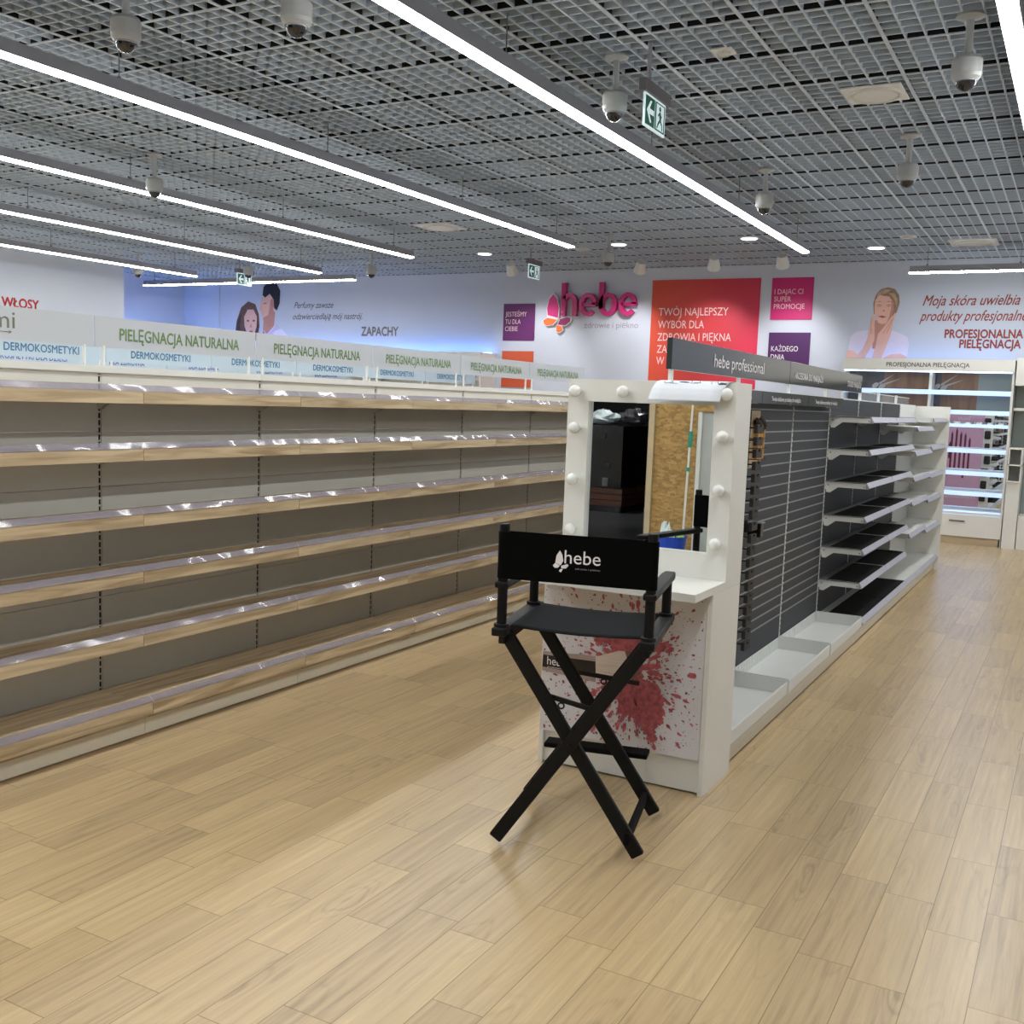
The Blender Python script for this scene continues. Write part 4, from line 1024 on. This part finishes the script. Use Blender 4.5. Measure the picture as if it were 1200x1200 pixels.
right_unit()
def perfume_cabinet(label, x, y, rz, wd, strip='cool_strip'):
    t = thing('perfume_cabinet', label, 'cabinet', (x, y, 0), rz, 'perfume wall cabinets')
    MB().box(-wd/2, -.03, 0, wd/2, 0, 2.19).box(-wd/2, -.43, 0, -wd/2+.025, -.031, 2.05).box(wd/2-.025, -.43, 0, wd/2, -.031, 2.05).build('carcass', 'white_melamine', t)
    MB().box(-wd/2, -.45, 2.05, wd/2, -.03, 2.19).build('header_board', 'white_melamine', t)
    for z in (.4, .75, 1.1, 1.45, 1.8): MB().box(-wd/2+.026, -.4, z-.02, wd/2-.026, -.03, z).build('shelf', 'white_melamine', t)
    MB().box(-wd/2+.03, -.12, 2.192, wd/2-.03, -.07, 2.205).build('top_strip', strip, t)
    return t
perfume_cabinet('perfume cabinet along the end wall, rightmost, its top just showing over the header signs', -8.95, 13.84, 0, 2.1)
perfume_cabinet('perfume cabinet along the end wall, middle, hidden under the ZAPACHY word', -11.06, 13.84, 0, 2.1)
perfume_cabinet('perfume cabinet along the end wall under the perfume couple', -13.05, 13.81, 0, 1.85)
perfume_cabinet('perfume cabinet in the blue lit alcove at far left', XA+.01, 12.2, R(90), 2.0, 'cool_strip_strong')

# ------------------------------------------------------------------ the shop entrance behind, seen in the make-up mirror
t = thing('chipboard_panel', 'yellow chipboard hoarding panel reflected in the make-up mirror', 'board', (-3.58, YF+.02, 0))
MB().box(-.29, -.018, 0, .16, .02, 1.62).box(.16, -.018, 1.46, .5, .02, 1.62).build('board', 'osb', t)
MB().box(-.35, -.018, 0, -.29, .05, 2.9).build('post', 'skirting_wood', t)
dr = MB().box(-3.415, YF, 0, -2.6, YF+.02, 1.455); dr = dr.build('door_1', 'frame_grey'); struct(dr)
struct(MB().box(-3.415, YF+.021, 0, -3.375, YF+.05, 1.455).build('trim_2', 'white_steel'))
t = thing('mop_pole', 'white pole with green grips leaning on the chipboard in the mirror', 'pole', (-3.47, YF+.14, 0))
MB().cyl((0, .04, .01), (.0, -.09, 1.85), .011, n=10).build('pole', 'pole_white', t)
for za, zb in ((.86, .9), (1.1, 1.26)): MB().cyl((0, .04-.13*za/1.85, za), (0, .04-.13*zb/1.85, zb), .02, n=12).build('grip', 'pole_green', t)
t = thing('bucket', 'blue tub reflected in the make-up mirror behind the chair arm', 'bucket', (-3.5, YF+.42, 0))
MB().lathe((0, 0, 0), [(.001, .0), (.125, 0), (.155, .24), (.16, .24), (.16, .23), (.15, .235), (.12, .012), (.001, .012)], 24).build('tub', 'bucket_blue', t)
t = thing('plastic_bag', 'white bag standing in the blue tub', 'bag', (-3.55, YF+.42, .012))
crumple(MB().sphere((0, 0, .18), .085, 12, 0, (1, 1, 2.0)).build('bag_body', 'bag_white', t), .13, 4)
t = thing('plastic_bag', 'green bag standing in the blue tub', 'bag', (-3.405, YF+.42, .012))
MB().sphere((0, 0, .16), .05, 12, 0, (1, 1, 2.2)).build('bag_body', 'bag_green', t, smooth=True)
t = thing('sales_counter', 'dark mall counter with a plank base reflected in the make-up mirror', 'counter', (-6.9, -6.0, 0))
MB().box(-1.3, -.5, 0, 1.3, .5, .08).build('foot', 'counter_black', t)
b = MB()
for k in range(3): b.box(-1.32, -.52, .085+k*.085, 1.32, .52, .162+k*.085)
b.build('plank_base', 'counter_wood', t)
MB().box(-1.28, -.48, .34, 1.28, .48, 1.2).build('case', 'counter_black', t)
rnd = random.Random(9)
for k in range(40):
    x = rnd.uniform(-1.2, 1.2); z = rnd.choice((.36, .6, .84, 1.02)); h = rnd.uniform(.05, .14)
    MB().box(x-.04, .481, z, x+.04, .5, z+h).build('goods_front', 'goods_grey' if k % 3 == 0 else 'goods_dark', t)
t = thing('foil_bundle', 'crumpled dark foil bundle on the mall counter in the mirror', 'bundle', (-5.72, -6.2, 1.21))
crumple(MB().sphere((0, 0, .12), .17, 14, 0, (1.2, 1.1, .7)).build('bundle', 'foil_grey', t, smooth=False), .22, 1)
t = thing('cloth_bundle', 'white and red cloth bundle on the mall counter in the mirror', 'bundle', (-6.2, -6.15, 1.21))
crumple(MB().sphere((0, 0, .1), .2, 14, 0, (1.15, 1, .5)).build('white_cloth', 'bag_white', t), .2, 2)
crumple(MB().sphere((-.38, 0, .12), .19, 14, 0, (1, 1, .6)).build('red_cloth', 'cloth_red', t), .15, 3)

t = thing('downlight', 'added unseen downlight brightening the dark mall counter, outside the shop', 'downlight', (-6.1, -5.5, 3.6))  # unseen lamp, added to light the goods shown in the make-up mirror
MB().cyl((0, 0, 0), (0, 0, .4), .02, n=10).build('stem', 'lamp_metal', t)
MB().cyl((0, 0, -.1), (0, 0, 0), .09, .06, n=20).build('shade', 'lamp_metal', t)
MB().cyl((0, 0, -.104), (0, 0, -.101), .07, n=20).build('lens', 'downlight_glow', t)
l = bpy.data.lights.new('mall_fill_light', 'SPOT'); l.energy = 200; l.spot_size = R(70); l.spot_blend = .6; l.shadow_soft_size = .07
o = bpy.data.objects.new('mall_fill_light', l); C.objects.link(o); o.parent = t; o.location = (0, 0, -.12)
